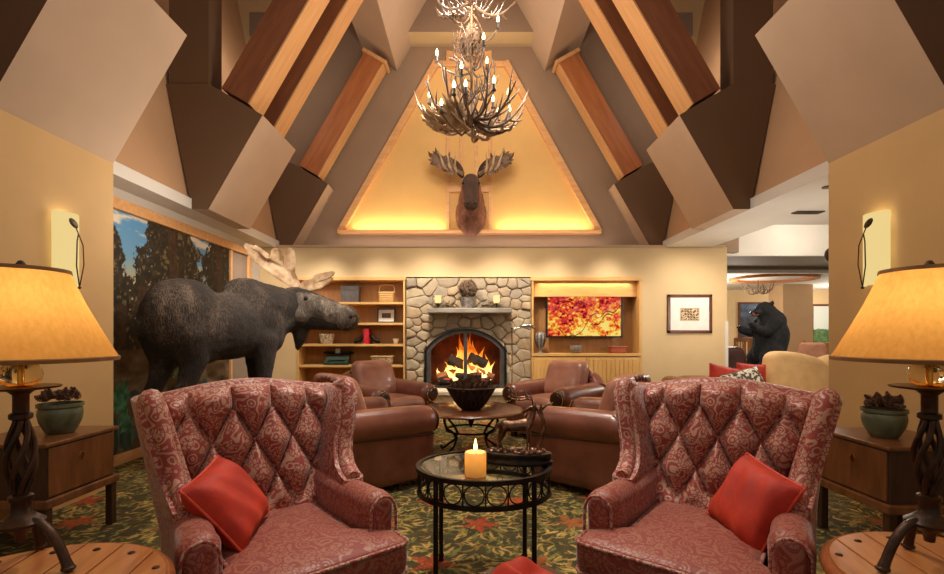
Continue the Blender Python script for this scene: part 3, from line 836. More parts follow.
def table_lamp(label, x, y, z, legs):
    t = thing('table_lamp', label, 'lamp', (x,y,z), 0, 'iron table lamps with parchment shades')
    Z = lambda a: a-.60
    for a in legs:
        c, s = math.cos(a), math.sin(a); pts = []
        for i in range(13):
            f = i/12; rr = .02+.120*f; h = .128*(1-f**2.6)+.008 if f < 1 else .010
            pts.append((c*rr, s*rr, h))
        b = B(); b.tube(pts, [.012]*4+[.012]*8+[.014], 8, flat=1.0)
        b.ell(pts[-1], (.018,.018,.009), 10); obj('foot', b, M['lampiron'], t, 80)
    b = B(); b.lathe([(.0,.075),(.012,.08),(.014,.10),(.030,.118),(.052,.126),(.054,.134),(.036,.148),(.024,.158),(.022,.19),(.027,.195),(.027,.206),(.02,.21)], 24); obj('base_bell', b, M['lampiron'], t, 50)
    b = B()
    for k in range(6):
        pts = []
        for i in range(19):
            f = i/18; a = k*PI/3+f*2.4; rr = .011+.021*math.sin(PI*f)**1.3; pts.append((rr*math.cos(a), rr*math.sin(a), .205+.215*f))
        b.tube(pts, .0072, 7)
    obj('twist_basket', b, M['lampiron'], t, 80)
    b = B(); b.lathe([(.018,.415),(.026,.42),(.026,.432),(.018,.437),(.018,.485),(.03,.496),(.085,.503),(.088,.508),(.0,.508)], 28); obj('drip_pan', b, M['lampiron'], t, 50)
    b = B(); b.lathe([(.024,.508),(.042,.52),(.047,.54),(.042,.562),(.026,.575),(.02,.577)], 28); obj('glass_font', b, M['amber'], t, 60)
    b = B(); b.lathe([(.012,.509),(.022,.509),(.022,.514),(.006,.52),(.006,.57),(.018,.576),(.024,.58),(.024,.592),(.012,.60),(.012,.64),(.0,.64)], 20); obj('burner', b, M['brass'], t, 50)
    for s in (-1, 1):
        b = B(); b.tube([(s*.012,0,.60),(s*.05,0,.64),(s*.06,0,.72),(s*.04,0,.79),(0,0,.822)], .0025, 6); obj('harp', b, M['brass'], t, 80)
    b = B(); b.lathe([(.004,.82),(.012,.832),(.014,.842),(.006,.855),(0,.857)], 14); obj('finial', b, M['lampiron'], t, 60)
    b = B()
    prof = [(.218,.580),(.217,.588),(.203,.613),(.171,.677),(.140,.742),(.114,.804),(.106,.828)]
    ins = [(a-.003, z_) for a, z_ in reversed(prof)]
    b.lathe(prof, 56); sh = obj('lamp_shade', b, M['shade'], t, 80, norm=False)
    bb = B(); bb.lathe([(.214,.577),(.221,.577),(.222,.587),(.215,.590)], 56, closed=True); obj('shade_rim', bb, M['shadetrim'], sh, 60)
    bb = B(); bb.lathe([(.102,.824),(.110,.824),(.108,.834),(.102,.834)], 56, closed=True); obj('shade_rim', bb, M['shadetrim'], sh, 60)
    bb = B(); 
    for k in range(3): bb.tube([(0,0,.826),(.105*math.cos(k*2.094),.105*math.sin(k*2.094),.828)], .002, 5)
    obj('spider', bb, M['brass'], sh, 60)
    b = B(); b.ell((0,0,.685),(.028,.028,.038),14); b.lathe([(.012,.64),(.012,.655)],10); obj('bulb', b, M['flamebulb'], t, 80)
    return t
LAMPS = [(-1.245,1.30,.60), (1.268,1.30,.60)]
table_lamp('iron twist table lamp with parchment shade on the left plank table', *LAMPS[0], [math.radians(q) for q in (-4,116,236)])
table_lamp('iron twist table lamp with parchment shade on the right plank table', *LAMPS[1], [math.radians(q) for q in (185,65,305)])

# ---------------------------------------------------------------- chests with green pots
def chest(label, s, xf, y0, y1):
    """front faces the room (towards x = 0); s = -1 left wall, 1 right wall"""
    D = .52; xm = xf+s*D/2; ym = (y0+y1)/2; hw = (y1-y0)/2
    t = thing('chest', label, 'chest', (xm, ym, 0), 0, 'low wooden chests on stands against the piers')
    f = -s*D/2
    b = B(); b.box(-D/2+.01, D/2-.01, -hw+.01, hw-.01, .32, .622); body = obj('body', b, M['chestdark'], t, 0, .006)
    b = B(); b.box(-D/2-.012, D/2+.012, -hw-.012, hw+.012, .62, .643); obj('top', b, M['chest'], t, 0, .006)
    xs = sorted((f, f+s*.012)); b = B(); b.box(xs[0], xs[1], -hw+.02, hw-.02, .335, .61); d = obj('door', b, M['chest'], t, 0, .004)
    xs = sorted((f-s*.004, f+s*.004))
    b = B(); b.prism([(0,-.028),(.02,0),(0,.028),(-.02,0)], 'x', xs[0], xs[1]); o = obj('escutcheon', b, M['brass'], d, 0, .001); o.location = (0, -.02, .52)
    b = B(); b.box(-D/2-.015, D/2+.015, -hw-.015, hw+.015, .275, .325); obj('stand_rail', b, M['chest'], t, 0, .008)
    for x in (-D/2+.02, D/2-.02):
        for y in (-hw+.02, hw-.02):
            b = B(); b.box(x-.022, x+.022, y-.022, y+.022, 0, .28); obj('leg', b, M['chestdark'], t, 0, .004)
    return t
chest('dark wooden chest on stand holding the darker green pot, by the left pier', -1, -2.37, 2.62, 3.14)
chest('dark wooden chest on stand with small lock plate, by the right pier', 1, 2.27, 2.55, 3.08)
def pot(label, x, y, r, h, n, wh):
    t = thing('planter', label, 'pot', (x,y,.643), 0, 'green glazed pots on the chests')
    k = r/.145
    b = B(); b.lathe([(.0,.0),(.085*k,0),(.098*k,.012),(.135*k,.08*h/.2),(.146*k,.13*h/.2),(.142*k,.165*h/.2),(.135*k,.172*h/.2),(.150*k,.178*h/.2),(.150*k,h),(.138*k,h),(.132*k,h-.03),(0,h-.03)], 40); obj('bowl', b, M['pot'], t, 50)
    b = B(); b.lathe([(.088*k,.002),(.10*k,.004),(.105*k,-.0),(.0,0)], 32); 
    b = B(); b.lathe([(0,h-.028),(.131*k,h-.028),(.12*k,h-.015),(0,h-.008)], 28); obj('moss', b, M['soil'], t, 60)
    i = 0
    for q in range(n):
        a = q*2.4; rr = .115*k*math.sqrt((q+.3)/n); z = .643+h+.012+.03*(1-(rr/(.12*k))**2)
        place_cone((x+rr*math.cos(a), y+rr*math.sin(a), z), 'brown pine cone piled in the green pot %s' % wh, 'pine cones in the pot '+wh, .75)
pot('dark green glazed pot of pine cones on the left chest', -2.55, 2.92, .112, .185, 18, 'on the left chest')
pot('pale green glazed pot of pine cones on the right chest', 2.46, 2.80, .108, .17, 18, 'on the right chest')

# ---------------------------------------------------------------- leather club chairs
def club_chair(label, loc, rz):
    t = thing('club_chair', label, 'armchair', loc, rz, 'brown leather club chairs round the coffee table')
    W = .46
    def roll(p0, p1, r): 
        pts = []; rr = []; p0 = Vector(p0); p1 = Vector(p1)
        for i in range(17):
            f = i/16; pts.append(p0.lerp(p1, f)); e = min(f, 1-f)/.10; rr.append(r*(1-.28*max(0,1-e)**2.2)+.008*math.sin(PI*f))
        return pts, rr
    for s in (-1, 1):
        b = B(); pts, rr = roll((s*.375,.42,.55),(s*.375,-.44,.525), .125)
        b.tube(pts, rr, 24)
        b.rbox((s*.375,-.01,.30), (.17,.84,.50), .06, 8)
        arm = obj('arm', b, M['leather'], t, 60)
        b = B(); c = Vector((s*.375,-.442,.525))
        b.lathe([(.0,0),(.092,0),(.098,.006),(.092,.014),(.06,.016),(.056,.022),(.03,.02),(.0,.026)], 28, (0,0,0), 0, Matrix.Translation(c) @ Matrix.Rotation(PI/2, 4, 'X'))
        obj('scroll_front', b, M['leatherdark'], arm, 50)
        b = B()
        for k in range(26):
            a = 2*PI*k/26; b.ell(c+Vector((.088*math.cos(a), -.012, .088*math.sin(a))), .009, 6)
        for k in range(16): b.ell((c.x-s*.075+s*.0*k, -.438, .43-.02*k), .0055, 6)
        obj('nail_trim', b, M['brass'], arm, 80)
        b = B(); b.tube([(s*.455,.38,.455),(s*.468,.0,.44),(s*.465,-.40,.425)], .008, 6); obj('piping', b, M['leatherdark'], arm, 80)
    # rolled back
    b = B(); pts = []
    for i in range(21):
        a = (i/20-.5); x = a*.80; y = .44-.10*(abs(a)*2)**4; z = .70-.12*(abs(a)*2)**3; pts.append((x,y,z))
    b.tube(pts, [.10+.02*math.sin(PI*i/20) for i in range(21)], 18)
    b.rbox((0,.40,.38), (.80,.16,.62), .06, 8); obj('back', b, M['leather'], t, 60)
    def bc(p):
        q = p.copy(); q.y -= .03*math.cos(p.x/.31*PI/2)*math.cos(p.z/.25*PI/2); q.y += .30*p.z
        q.x *= 1-.12*max(0, p.z/.25)**2; return q
    b = B(); b.rbox((0,.22,.70), (.60,.19,.46), .085, 14, bc); bk = obj('back_cushion', b, M['leatherseat'], t, 80)
    b = B()
    for k in range(15):
        a = PI*k/14; b.ell((.285*math.cos(a), .33, .70+.20*math.sin(a)), (.03,.035,.03), 8)
    obj('gathered_edge', b, M['leather'], bk, 80)
    def sc(p):
        q = p.copy(); q.z += .025*math.cos(p.x/.29*PI/2)*max(0, p.z/.085) ; q.z -= .02*max(0, -p.y/.34-.6); return q
    b = B(); b.rbox((0,-.10,.415), (.58,.70,.17), .07, 14, sc); obj('seat_cushion', b, M['leatherseat'], t, 80)
    b = B(); b.rbox((0,-.02,.20), (.74,.82,.26), .04, 8); obj('base', b, M['leather'], t, 60)
    for x in (-.36,.36):
        for y in (-.36,.36):
            b = B(); b.lathe([(.03,0),(.04,.015),(.042,.05),(.03,.085),(.0,.085)], 14, (x,y,0)); obj('foot', b, M['chestdark'], t, 60)
    return t
club_chair('near left leather club chair, its back half hidden by the left wing chair', (-.92,4.04,0), math.radians(131.4))
club_chair('near right leather club chair, its side behind the bronze stag', (1.10,4.02,0), math.radians(-131.4))
club_chair('far left leather club chair facing us in front of the bookshelves', (-1.06,5.80,0), math.radians(48.6))
club_chair('far right leather club chair facing us in front of the television', (1.04,5.80,0), math.radians(-48.6))

# ---------------------------------------------------------------- coffee table with bowl of pine cones
t = thing('coffee_table', 'round reddish wood coffee table on scrolled iron legs among the leather chairs', 'table', (0,4.83,0))
b = B(); b.lathe([(0,.465),(.50,.465),(.525,.47),(.535,.485),(.525,.498),(.51,.502),(0,.502)], 64); obj('table_top', b, M['table'], t, 50)
b = B(); b.lathe([(.0,.30),(.012,.31),(.03,.36),(.06,.42),(.12,.455),(.13,.466),(0,.466)], 24); obj('finial', b, M['iron'], t, 60)
for k in range(4):
    a = PI/4+k*PI/2; c, s = math.cos(a), math.sin(a); pts = []
    for (r, z) in ((.34,.462),(.37,.42),(.34,.34),(.25,.28),(.20,.22),(.24,.14),(.34,.08),(.41,.03),(.44,.012),(.46,.03),(.45,.055)): pts.append((r*c, r*s, z))
    sm = []
    for i in range(len(pts)-1):
        for q in range(3): sm.append(Vector(pts[i]).lerp(Vector(pts[i+1]), q/3))
    b = B(); b.tube(sm, .013, 8); obj('leg', b, M['iron'], t, 80)
b = B(); b.tube([(.255*math.cos(2*PI*i/40), .255*math.sin(2*PI*i/40), .28) for i in range(40)], .010, 8, closed=True); obj('stretcher_ring', b, M['iron'], t, 80)
bx_, by_ = 0.0, 4.74
bw = thing('bowl', 'dark woven metal bowl heaped with pine cones on the coffee table', 'bowl', (bx_,by_,.502))
b = B(); b.lathe([(0,0),(.095,0),(.11,.02),(.17,.10),(.215,.165),(.245,.215),(.25,.225),(.243,.226),(.20,.16),(.15,.09),(.09,.025),(0,.02)], 40); obj('bowl_shell', b, M['iron'], bw, 50)
b = B()
for k in range(22):
    for sg in (-1,1):
        pts = []
        for i in range(9):
            f = i/8; a = 2*PI*k/22+sg*f*.5; rr = .105+.145*f**.8; pts.append((rr*math.cos(a), rr*math.sin(a), .012+.21*f))
        b.tube(pts, .004, 5)
b.tube([(.249*math.cos(2*PI*i/48), .249*math.sin(2*PI*i/48), .225) for i in range(48)], .009, 7, closed=True)
obj('wire_lattice', b, M['chestdark'], bw, 80)
for q in range(34):
    a = q*2.4; rr = .20*math.sqrt((q+.3)/34); z = .502+.205+.065*(1-(rr/.21)**2)
    place_cone((bx_+rr*math.cos(a), by_+rr*math.sin(a), z), 'dark pine cone heaped in the bowl on the coffee table', 'pine cones in the bowl', 1.0)

# red pillows
def local(o, p): return o.matrix_basis @ Vector(p)
wl = [o for o in C.objects if o.name.startswith('wing_chair')]
def chairpt(loc, rz, p): return Vector(loc)+Matrix.Rotation(rz,3,'Z') @ Vector(p)
def frame(o, c, e1, e2):
    x = Vector(e1).normalized(); z = -Vector(e2); z = (z-x*z.dot(x)).normalized(); y = z.cross(x)
    o.matrix_basis = Matrix(((x.x,y.x,z.x,c.x),(x.y,y.y,z.y,c.y),(x.z,y.z,z.z,c.z),(0,0,0,1)))
o = throw_pillow('red velvet cushion leaning in the left wing chair', (0,0,0), (0,0,0), .30, .30, .14, group='red velvet cushions')
frame(o, P(229,501,1.76), (-.10,.98,.14), (.62,.06,-.78))
o = throw_pillow('red velvet cushion leaning in the right wing chair', (0,0,0), (0,0,0), .30, .30, .14, group='red velvet cushions')
frame(o, P(752,502,1.80), (.03,-.30,-.05), (-.15,-.03,-.28))
# red cloth over a low stool at the bottom edge
t = thing('ottoman', 'low round stool under a rumpled red velvet throw at the bottom edge of the view', 'stool', (.165,1.40,0))
b = B(); b.lathe([(0,.10),(.19,.16),(.21,.20),(.21,.42),(.18,.48),(0,.49)], 32); obj('stool', b, M['chestdark'], t, 60)
for k in range(4): 
    a = PI/4+k*PI/2; b = B(); b.tube([(.09*math.cos(a),.09*math.sin(a),.17),(.11*math.cos(a),.11*math.sin(a),0)],[.02,.015],8); obj('leg', b, M['chestdark'], t, 60)
b = B()
def thr(u, v):
    a = 2*PI*u; f = v; rr = .15*math.sin(min(1,f*1.25)*PI/2)
    rr += .03*max(0,f-.6)*math.sin(7*a)*2; z = .515-.05*min(1,f*1.25)**4-.24*max(0,f-.75)/.25*.9+.02*math.sin(3*a+5*f)+.012*math.sin(8*a+2)*f
    return (rr*math.cos(a), rr*math.sin(a), z)
b.grid(thr, 72, 24); obj('throw', b, M['velvet'], t, 80)
# ---------------------------------------------------------------- moose
def fur(name, c1, c2, c3, sc=5):
    m = N(name); vec = m.coord(scale=(1,1,.45)); f, _ = m.noise(vec, sc, 6, .65); h, _ = m.noise(m.coord(scale=(1,1,.25)), 90, 4, .7)
    g, _ = m.noise(m.coord(), 2.2, 3)
    c = m.ramp(m.math('ADD', m.math('MULTIPLY', f, .45), m.math('ADD', m.math('MULTIPLY', h, .35), m.math('MULTIPLY', g, .2))), [(.38, lin(c1)), (.52, lin(c2)), (.66, lin(c3))])
    m.bsdf(c, .75, 0, m.bump(m.math('ADD', h, m.math('MULTIPLY', f, .4)), .9, .02), Sheen_Weight=.06, Sheen_Roughness=.5)
    return m.mat
M['moosefur'] = fur('moose_fur', (20,14,10), (50,37,27), (140,118,98), 3)
M['facefur'] = fur('moose_face_fur', (44,36,30), (112,98,84), (214,198,178), 9)
M['mountfur'] = fur('mount_fur', (76,42,30), (142,88,66), (196,144,112), 8)
M['mountface'] = fur('mount_face_fur', (34,20,15), (72,44,30), (124,80,54), 8)
M['bearfur'] = fur('bear_fur', (8,8,10), (22,22,25), (70,74,82), 6)
def palm(b, base, out, fwd, L, Wd, seed=0, tines=6, cup=.25, thick=.02, tl=.28):
    """palmate antler: beam, a cupped plate with real thickness and finger tines"""
    base = Vector(base); out = Vector(out).normalized(); fwd = Vector(fwd); fwd = (fwd-out*fwd.dot(out)).normalized(); up = out.cross(fwd).normalized()
    if up.z < 0: up = -up
    def pt(u, v, k=0): return base+out*u*L+fwd*v*Wd+up*(cup*L*(u*u*.6+v*v*.5)+k)
    b.tube([pt(0,0,-.0), pt(.12,0), pt(.26,.02)], [.035,.028,.03], 10)
    rnd = random.Random(seed); rim = []; n = 44
    for i in range(n):
        a = -2.5+5.0*i/(n-1)
        R = .34+.05*math.cos(i*1.9)+.07*abs(math.sin(a*tines/2.2+.4))**3
        rim.append((.58+R*math.cos(a)*1.15, R*math.sin(a)*1.1))
    vs = []; fs = []
    for (sg, k) in ((1,thick/2),(-1,-thick/2)):
        vs.append(pt(.5,0,k))
        for q in (.5,.85): vs += [pt(.5+(u-.5)*q, v*q, k*1.0) for (u,v) in rim]
    for (u,v) in rim: pass
    o2 = 1+2*n
    for h in (0, o2):
        for i in range(n):
            j = (i+1)%n
            fs.append((h, h+1+i, h+1+j)); fs.append((h+1+i, h+1+n+i, h+1+n+j, h+1+j))
    o3 = len(vs); vs += [pt(u, v, 0) for (u,v) in rim]
    for i in range(n):
        j = (i+1)%n
        fs.append((1+n+i, o3+i, o3+j, 1+n+j)); fs.append((o2+1+n+i, o2+1+n+j, o3+j, o3+i))
    b.add(vs, fs)
    for k in range(tines):
        a = -1.9+3.5*k/(tines-1)+rnd.uniform(-.1,.1); R = .30; l = rnd.uniform(.8,1.2)*tl
        p = [pt(.56+R*q*math.cos(a)*1.15, R*q*math.sin(a)*1.1, kk) for q, kk in ((.8,0),(1.15,.01),(1.15+l*.7,.04),(1.15+l*1.3,.09))]
        b.tube(p, [.022+thick*.3,.02+thick*.25,.014+thick*.2,.004], 8)
S = lambda *a: Vector(a)
mo = thing('moose', 'full sized dark taxidermy moose standing before the forest mural', 'moose', (-2.62,5.00,0), math.radians(59))
b = B()
b.ell((-.42,0,1.40),(.40,.30,.41),20); b.ell((-.30,0,1.30),(.42,.31,.36),20); b.ell((.0,0,1.34),(.55,.31,.36),20); b.ell((.36,0,1.42),(.36,.28,.44),20)
b.ell((.26,0,1.72),(.28,.12,.17),16); b.ell((-.42,0,1.66),(.30,.18,.15),16); b.ell((.48,0,1.30),(.24,.22,.30),16)
b.chain([(S(.40,0,1.58),.28),(S(.66,-.01,1.58),.24),(S(.86,-.03,1.60),.20)]); b.chain([(S(.46,0,1.36),.22),(S(.80,-.04,1.48),.17)])
# head turned to the right of the body
hd = S(.515,-.857,0)
pol = S(.86,-.03,1.66)
def hp(u, z, w=0): return pol+hd*u+S(.857,.515,0)*w+S(0,0,z)
b.chain([(hp(0,0),.185),(hp(.18,-.04),.17),(hp(.40,-.11),.145),(hp(.58,-.18),.135)]); b.chain([(hp(.04,-.17),.185),(hp(.22,-.20),.15),(hp(.55,-.25),.11)])
b.ell(hp(.64,-.21), (.16,.14,.16), 16); b.ell(hp(.45,-.075), (.13,.10,.10), 12)
b.chain([(hp(.08,-.30),.11),(hp(.07,-.44),.085),(hp(.04,-.58),.03)])
# legs
def leg(pts): b.chain([(S(*p), r) for p, r in pts], 12)
for (s, dxx) in ((1,-.06),(-1,.05)):
    leg([((-.50+dxx,s*.14,1.25),.20),((-.46+dxx,s*.16,1.0),.13),((-.52+dxx,s*.16,.80),.085),((-.62+dxx,s*.16,.62),.065),((-.60+dxx,s*.16,.40),.05),((-.57+dxx,s*.16,.14),.045),((-.53+dxx,s*.16,.09),.05)])
for (s, dxx) in ((1,.04),(-1,-.05)):
    leg([((.42+dxx,s*.14,1.2),.16),((.42+dxx,s*.15,.92),.10),((.42+dxx,s*.15,.66),.062),((.43+dxx,s*.15,.58),.064),((.42+dxx,s*.15,.36),.046),((.42+dxx,s*.15,.14),.044),((.46+dxx,s*.15,.09),.05)])
b.chain([(S(-.80,0,1.36),.05),(S(-.84,0,1.24),.025)])
organic(obj('body', b, M['moosefur'], mo, 80), .022, 8, .5, .02, .05)
for (x, y) in ((-.53-.06,.16),(-.53+.05,-.16),(.46+.04,.15),(.46-.05,-.15)):
    b = B(); b.lathe([(.055,0),(.06,.015),(.048,.09),(.03,.12),(0,.12)], 14, (x+.03,y,0), f=lambda p: (p.x*1.35+.02*(1-p.z/.12), p.y, p.z)); obj('hoof', b, M['hoof'], mo, 60)
# face hair, a greyer pelt over cheeks and nose bridge
b = B(); b.chain([(hp(.03,-.03,-.018),.186),(hp(.20,-.06,-.018),.174),(hp(.40,-.125,-.016),.154),(hp(.57,-.185,-.012),.142)]); b.ell(hp(.635,-.205,-.006),(.162,.142,.16),16); b.ell(hp(.10,-.16,-.035),(.19,.19,.165),14)
organic(obj('face_pelt', b, M['facefur'], mo, 80), .02, 5, .5, .015, .04)
b = B(); b.ell(hp(.20,.02,-.165),(.024,.024,.03),12); obj('eye', b, M['eye'], mo, 80)
b = B(); b.ell(hp(.72,-.19,-.125),(.03,.014,.025),10); obj('nostril', b, M['eye'], mo, 80)
def ear(b, p, d, w, L=.24, n=9):
    p = Vector(p); d = Vector(d).normalized(); w = Vector(w); w = (w-d*w.dot(d)).normalized(); nn = d.cross(w)
    pts = []
    rows = []
    for i in range(n+1):
        f = i/n; h = .075*math.sin(PI*min(1,f*.92+.06))**.8
        rows.append([p+d*L*f+w*h*q+nn*(.045*(1-q*q)*math.sin(PI*f*.9+.2)) for q in (-1,-.5,0,.5,1)])
    vs = [q for r in rows for q in r]+[q-nn*.010 for r in rows for q in r]; k = 5*(n+1); fs = []
    for i in range(n):
        for j in range(4):
            a = i*5+j; fs.append((a,a+1,a+6,a+5)); fs.append((k+a,k+a+5,k+a+6,k+a+1))
        fs.append((i*5,i*5+5,k+i*5+5,k+i*5)); fs.append((i*5+4,k+i*5+4,k+i*5+9,i*5+9))
    b.add(vs, fs)
# ears: world directions turned into the moose frame
Rm = Matrix.Rotation(-math.radians(59),3,'Z')
for (w0, d) in ((-.17, S(-.25,-.45,-.85)),(.14, S(-.6,.5,.2))):
    b = B(); ear(b, hp(-.06,.03,w0), Rm @ d, Rm @ S(.6,-.1,-.3), .26); lab(obj('ear', b, M['antler'], mo, 80), 'pale lined ear')
# moose antlers: lobed palms with real thickness, set on either side of the poll
def lobed(b, outline, dep, thick, hub, lean=.0):
    n = len(outline); hx, hy = hub
    Mi = mo.matrix_basis.inverted()
    rows = []
    for (q, t) in ((1.0,0),(.96,.55),(.86,.9),(.55,1.0),(.05,.8)):
        rows.append((q, t))
    prof = [(q, -t) for q, t in reversed(rows[1:])]+rows
    vs = []; fs = []
    for (q, t) in prof:
        for (x, y) in outline:
            xx, yy = hx+(x-hx)*q, hy+(y-hy)*q
            vs.append(Mi @ (P(xx, yy, dep(xx, yy))+Vector((.25,-.9,.3))*t*thick+Vector((0,-.10,0))*lean*q*q))
    for r in range(len(prof)-1):
        fs += [(r*n+i, r*n+(i+1)%n, (r+1)*n+(i+1)%n, (r+1)*n+i) for i in range(n)]
    fs += [list(range(n)), [(len(prof)-1)*n+i for i in range(n)]]
    b.add(vs, fs)
def smooth_loop(p, m=4):
    out = []; n = len(p)
    for i in range(n):
        a, b_, c, d = (Vector((*p[(i+k-1)%n],0)) for k in range(4))
        for q in range(m):
            t = q/m; v = .5*((2*b_)+(c-a)*t+(2*a-5*b_+4*c-d)*t*t+(-a+3*b_-3*c+d)*t**3); out.append((v.x, v.y))
    return out
mo.matrix_basis = Matrix.Translation(mo.location) @ Matrix.Rotation(math.radians(59),4,'Z')
b = B(); lobed(b, smooth_loop([(303,292),(296,289),(283,281),(268,271),(256,260),(249.5,250),(250,245.5),(254,246),(257,250.5),(259,247),(262.5,248.5),(264,254),(270,260),(274,258),(275.5,252),(280,249.5),(285,253),(287,257),(290,251),(294,249.5),(298,254),(299,263),(299,274),(303,283)]), lambda x, y: 5.95-.0085*(303-x), .030, (284,268), 1.2)
obj('antler', b, M['antler'], mo, 60)
b = B(); lobed(b, smooth_loop([(301,292),(299,287),(304,282),(313,279),(316,274.5),(325,273),(334.5,271.5),(335,275),(328,279.5),(321,281),(330,279),(334.5,278),(330,284),(322,289),(312,291.5)]), lambda x, y: 5.95+.012*(x-300), .028, (316,284), .4)
obj('antler', b, M['antler'], mo, 60)
# ---- mounted head
mh = thing('moose_head_mount', 'mounted moose head with pale antlers on the gold gable panel', 'trophy', (0,8.05,0))
b = B()
b.ell((0,-.06,3.30),(.27,.12,.34),18); b.chain([(S(0,-.05,3.28),.25),(S(0,-.22,3.48),.22),(S(0,-.34,3.64),.17)]); b.ell((0,-.16,3.12),(.20,.14,.22),14); b.chain([(S(0,-.18,3.12),.12),(S(0,-.16,2.94),.035)])
organic(obj('neck', b, M['mountfur'], mh, 80), .02, 5, .5, .03, .05)
b = B(); b.chain([(S(0,-.36,3.74),.15),(S(0,-.52,3.62),.125),(S(0,-.70,3.42),.10),(S(0,-.80,3.28),.105)]); b.ell((0,-.82,3.26),(.115,.10,.10),14); b.chain([(S(0,-.42,3.60),.13),(S(0,-.70,3.32),.08)])
organic(obj('head', b, M['mountface'], mh, 80), .018, 5)
for s in (-1, 1):
    b = B(); b.ell((s*.13,-.52,3.68),(.02,.02,.02),10); obj('eye', b, M['eye'], mh, 80)
    b = B(); b.ell((s*.055,-.905,3.27),(.022,.012,.03),10); obj('nostril', b, M['eye'], mh, 80)
    b = B(); ear(b, (s*.13,-.36,3.82), (s*.42,-.05,.85), (s*.8,-.3,-.4), .34); obj('ear', b, M['mountface'], mh, 80)
    b = B(); palm(b, (s*.12,-.42,3.86), (s*.80,.05,.42), (s*-.2,.45,.9), .62, .40, 8+s, 5, .12, .03, .22)
    lab(obj('antler', b, M['antlerdark'], mh, 50), 'antler palm with its shade painted brown')  # darker antler tone puts the palm's shade into its colour
    b = B()
    for k in range(3): b.tube([(s*(.24+.07*k),-.42,3.90),(s*(.26+.09*k),-.54,3.96),(s*(.24+.14*k),-.58,4.16+.02*k)],[.026,.022,.006],8)
    obj('brow_tine', b, M['antler'], mh, 60)

# ---------------------------------------------------------------- bear
bd = 8.6; bz = PZ(368.5,bd)
be = thing('bear', 'black bear statue standing upright with raised paws in the room beyond', 'bear', (PX(766,bd),bd,bz))
b = B(); b.chain([(S(.04,0,.30),.27),(S(.10,0,.62),.29),(S(.10,0,.86),.23),(S(.02,0,1.02),.17)]); b.ell((.14,0,.55),(.24,.26,.34),16); b.ell((.12,0,.86),(.22,.25,.20),16)
b.ell((-.02,0,1.08),(.16,.15,.14),16); b.chain([(S(-.08,0,1.05),.10),(S(-.20,0,1.02),.065)]);
for s in (-1,1):
    b.ell((.04,s*.12,1.19),(.03,.05,.05),10)
    b.chain([(S(.02,s*.22,.84),.11),(S(-.14,s*.24,.66),.085),(S(-.30,s*.20,.72-.03*s),.07),(S(-.35,s*.18,.76-.03*s),.065)])
    b.chain([(S(.02,s*.17,.32),.17),(S(-.10,s*.20,.20),.13),(S(-.06,s*.20,.07),.09),(S(-.20,s*.20,.06),.075)])
organic(obj('body', b, M['bearfur'], be, 80), .02, 5, .5, .025, .06)
b = B(); b.chain([(S(-.17,0,1.015),.066),(S(-.225,0,1.0),.05)]); lab(obj('muzzle', b, M['mountfur'], be, 80), 'tan muzzle')
b = B(); b.ell((-.275,0,1.02),(.02,.025,.02),10); obj('nose', b, M['eye'], be, 80)
for s in (-1,1):
    b = B(); b.ell((-.13,s*.085,1.10),(.016,.016,.016),8); obj('eye', b, M['eye'], be, 80)
    b = B()
    for k in range(4): b.cap((-.39,s*.18-.04+.027*k,.80-.03*s),(-.42,s*.18-.04+.027*k,.77-.03*s),.009,.003,6)
    obj('claws', b, M['eye'], be, 80)
t = thing('pedestal', 'round wooden pedestal under the bear statue behind the sofa', 'stand', (PX(764,bd),bd,0))
b = B(); b.lathe([(.0,0),(.42,0),(.42,.05),(.36,.07),(.34,.56),(.40,.58),(.40,bz-.002),(0,bz-.002)], 32); obj('drum', b, M['stool'], t, 40)

# ---------------------------------------------------------------- fireplace
FY = 7.5; x0, x1 = PX(406,FY), PX(531,FY); zt = PZ(278,FY)
fcx = PX(465.5,FY); fhw = .62; fsp = PZ(350,FY); frise = PZ(330,FY)-fsp; fz0 = .40
def arch(hw, sp, rise, n=24, z0=fz0):
    # segmental arch outline, from bottom left over the top to bottom right
    R = (hw*hw+rise*rise)/(2*rise); a = math.asin(min(1, hw/R)); cz = sp+rise-R
    return [(fcx-hw, z0)]+[(fcx+R*math.sin(-a+2*a*i/n), cz+R*math.cos(-a+2*a*i/n)) for i in range(n+1)]+[(fcx+hw, z0)]
fp = thing('fireplace', 'field stone fireplace with arched glass doors and a lit fire, at the back wall', 'fireplace', (0,FY,0))
A0 = arch(fhw+.03, fsp, frise+.02)
b = B(); b.prism([(x0,0),(x0,zt),(x1,zt),(x1,0)]+[(p[0], p[1]) for p in reversed(A0[:-1]+[(fcx+fhw+.03, fz0)])][:0]+[], 'y', 0, .0) if False else None
o = B()
# mortar backing round the opening
o.box(x0, fcx-fhw-.02, .03, .5, 0, zt); o.box(fcx+fhw+.02, x1, .03, .5, 0, zt); o.box(fcx-fhw-.02, fcx+fhw+.02, .03, .5, 0, fz0)
top = [p for p in A0[1:-1]]
o.prism([(fcx-fhw-.03, zt)]+top+[(fcx+fhw+.03, zt)], 'y', .03, .5)
obj('backing', o, M['mortar'], fp, 0)
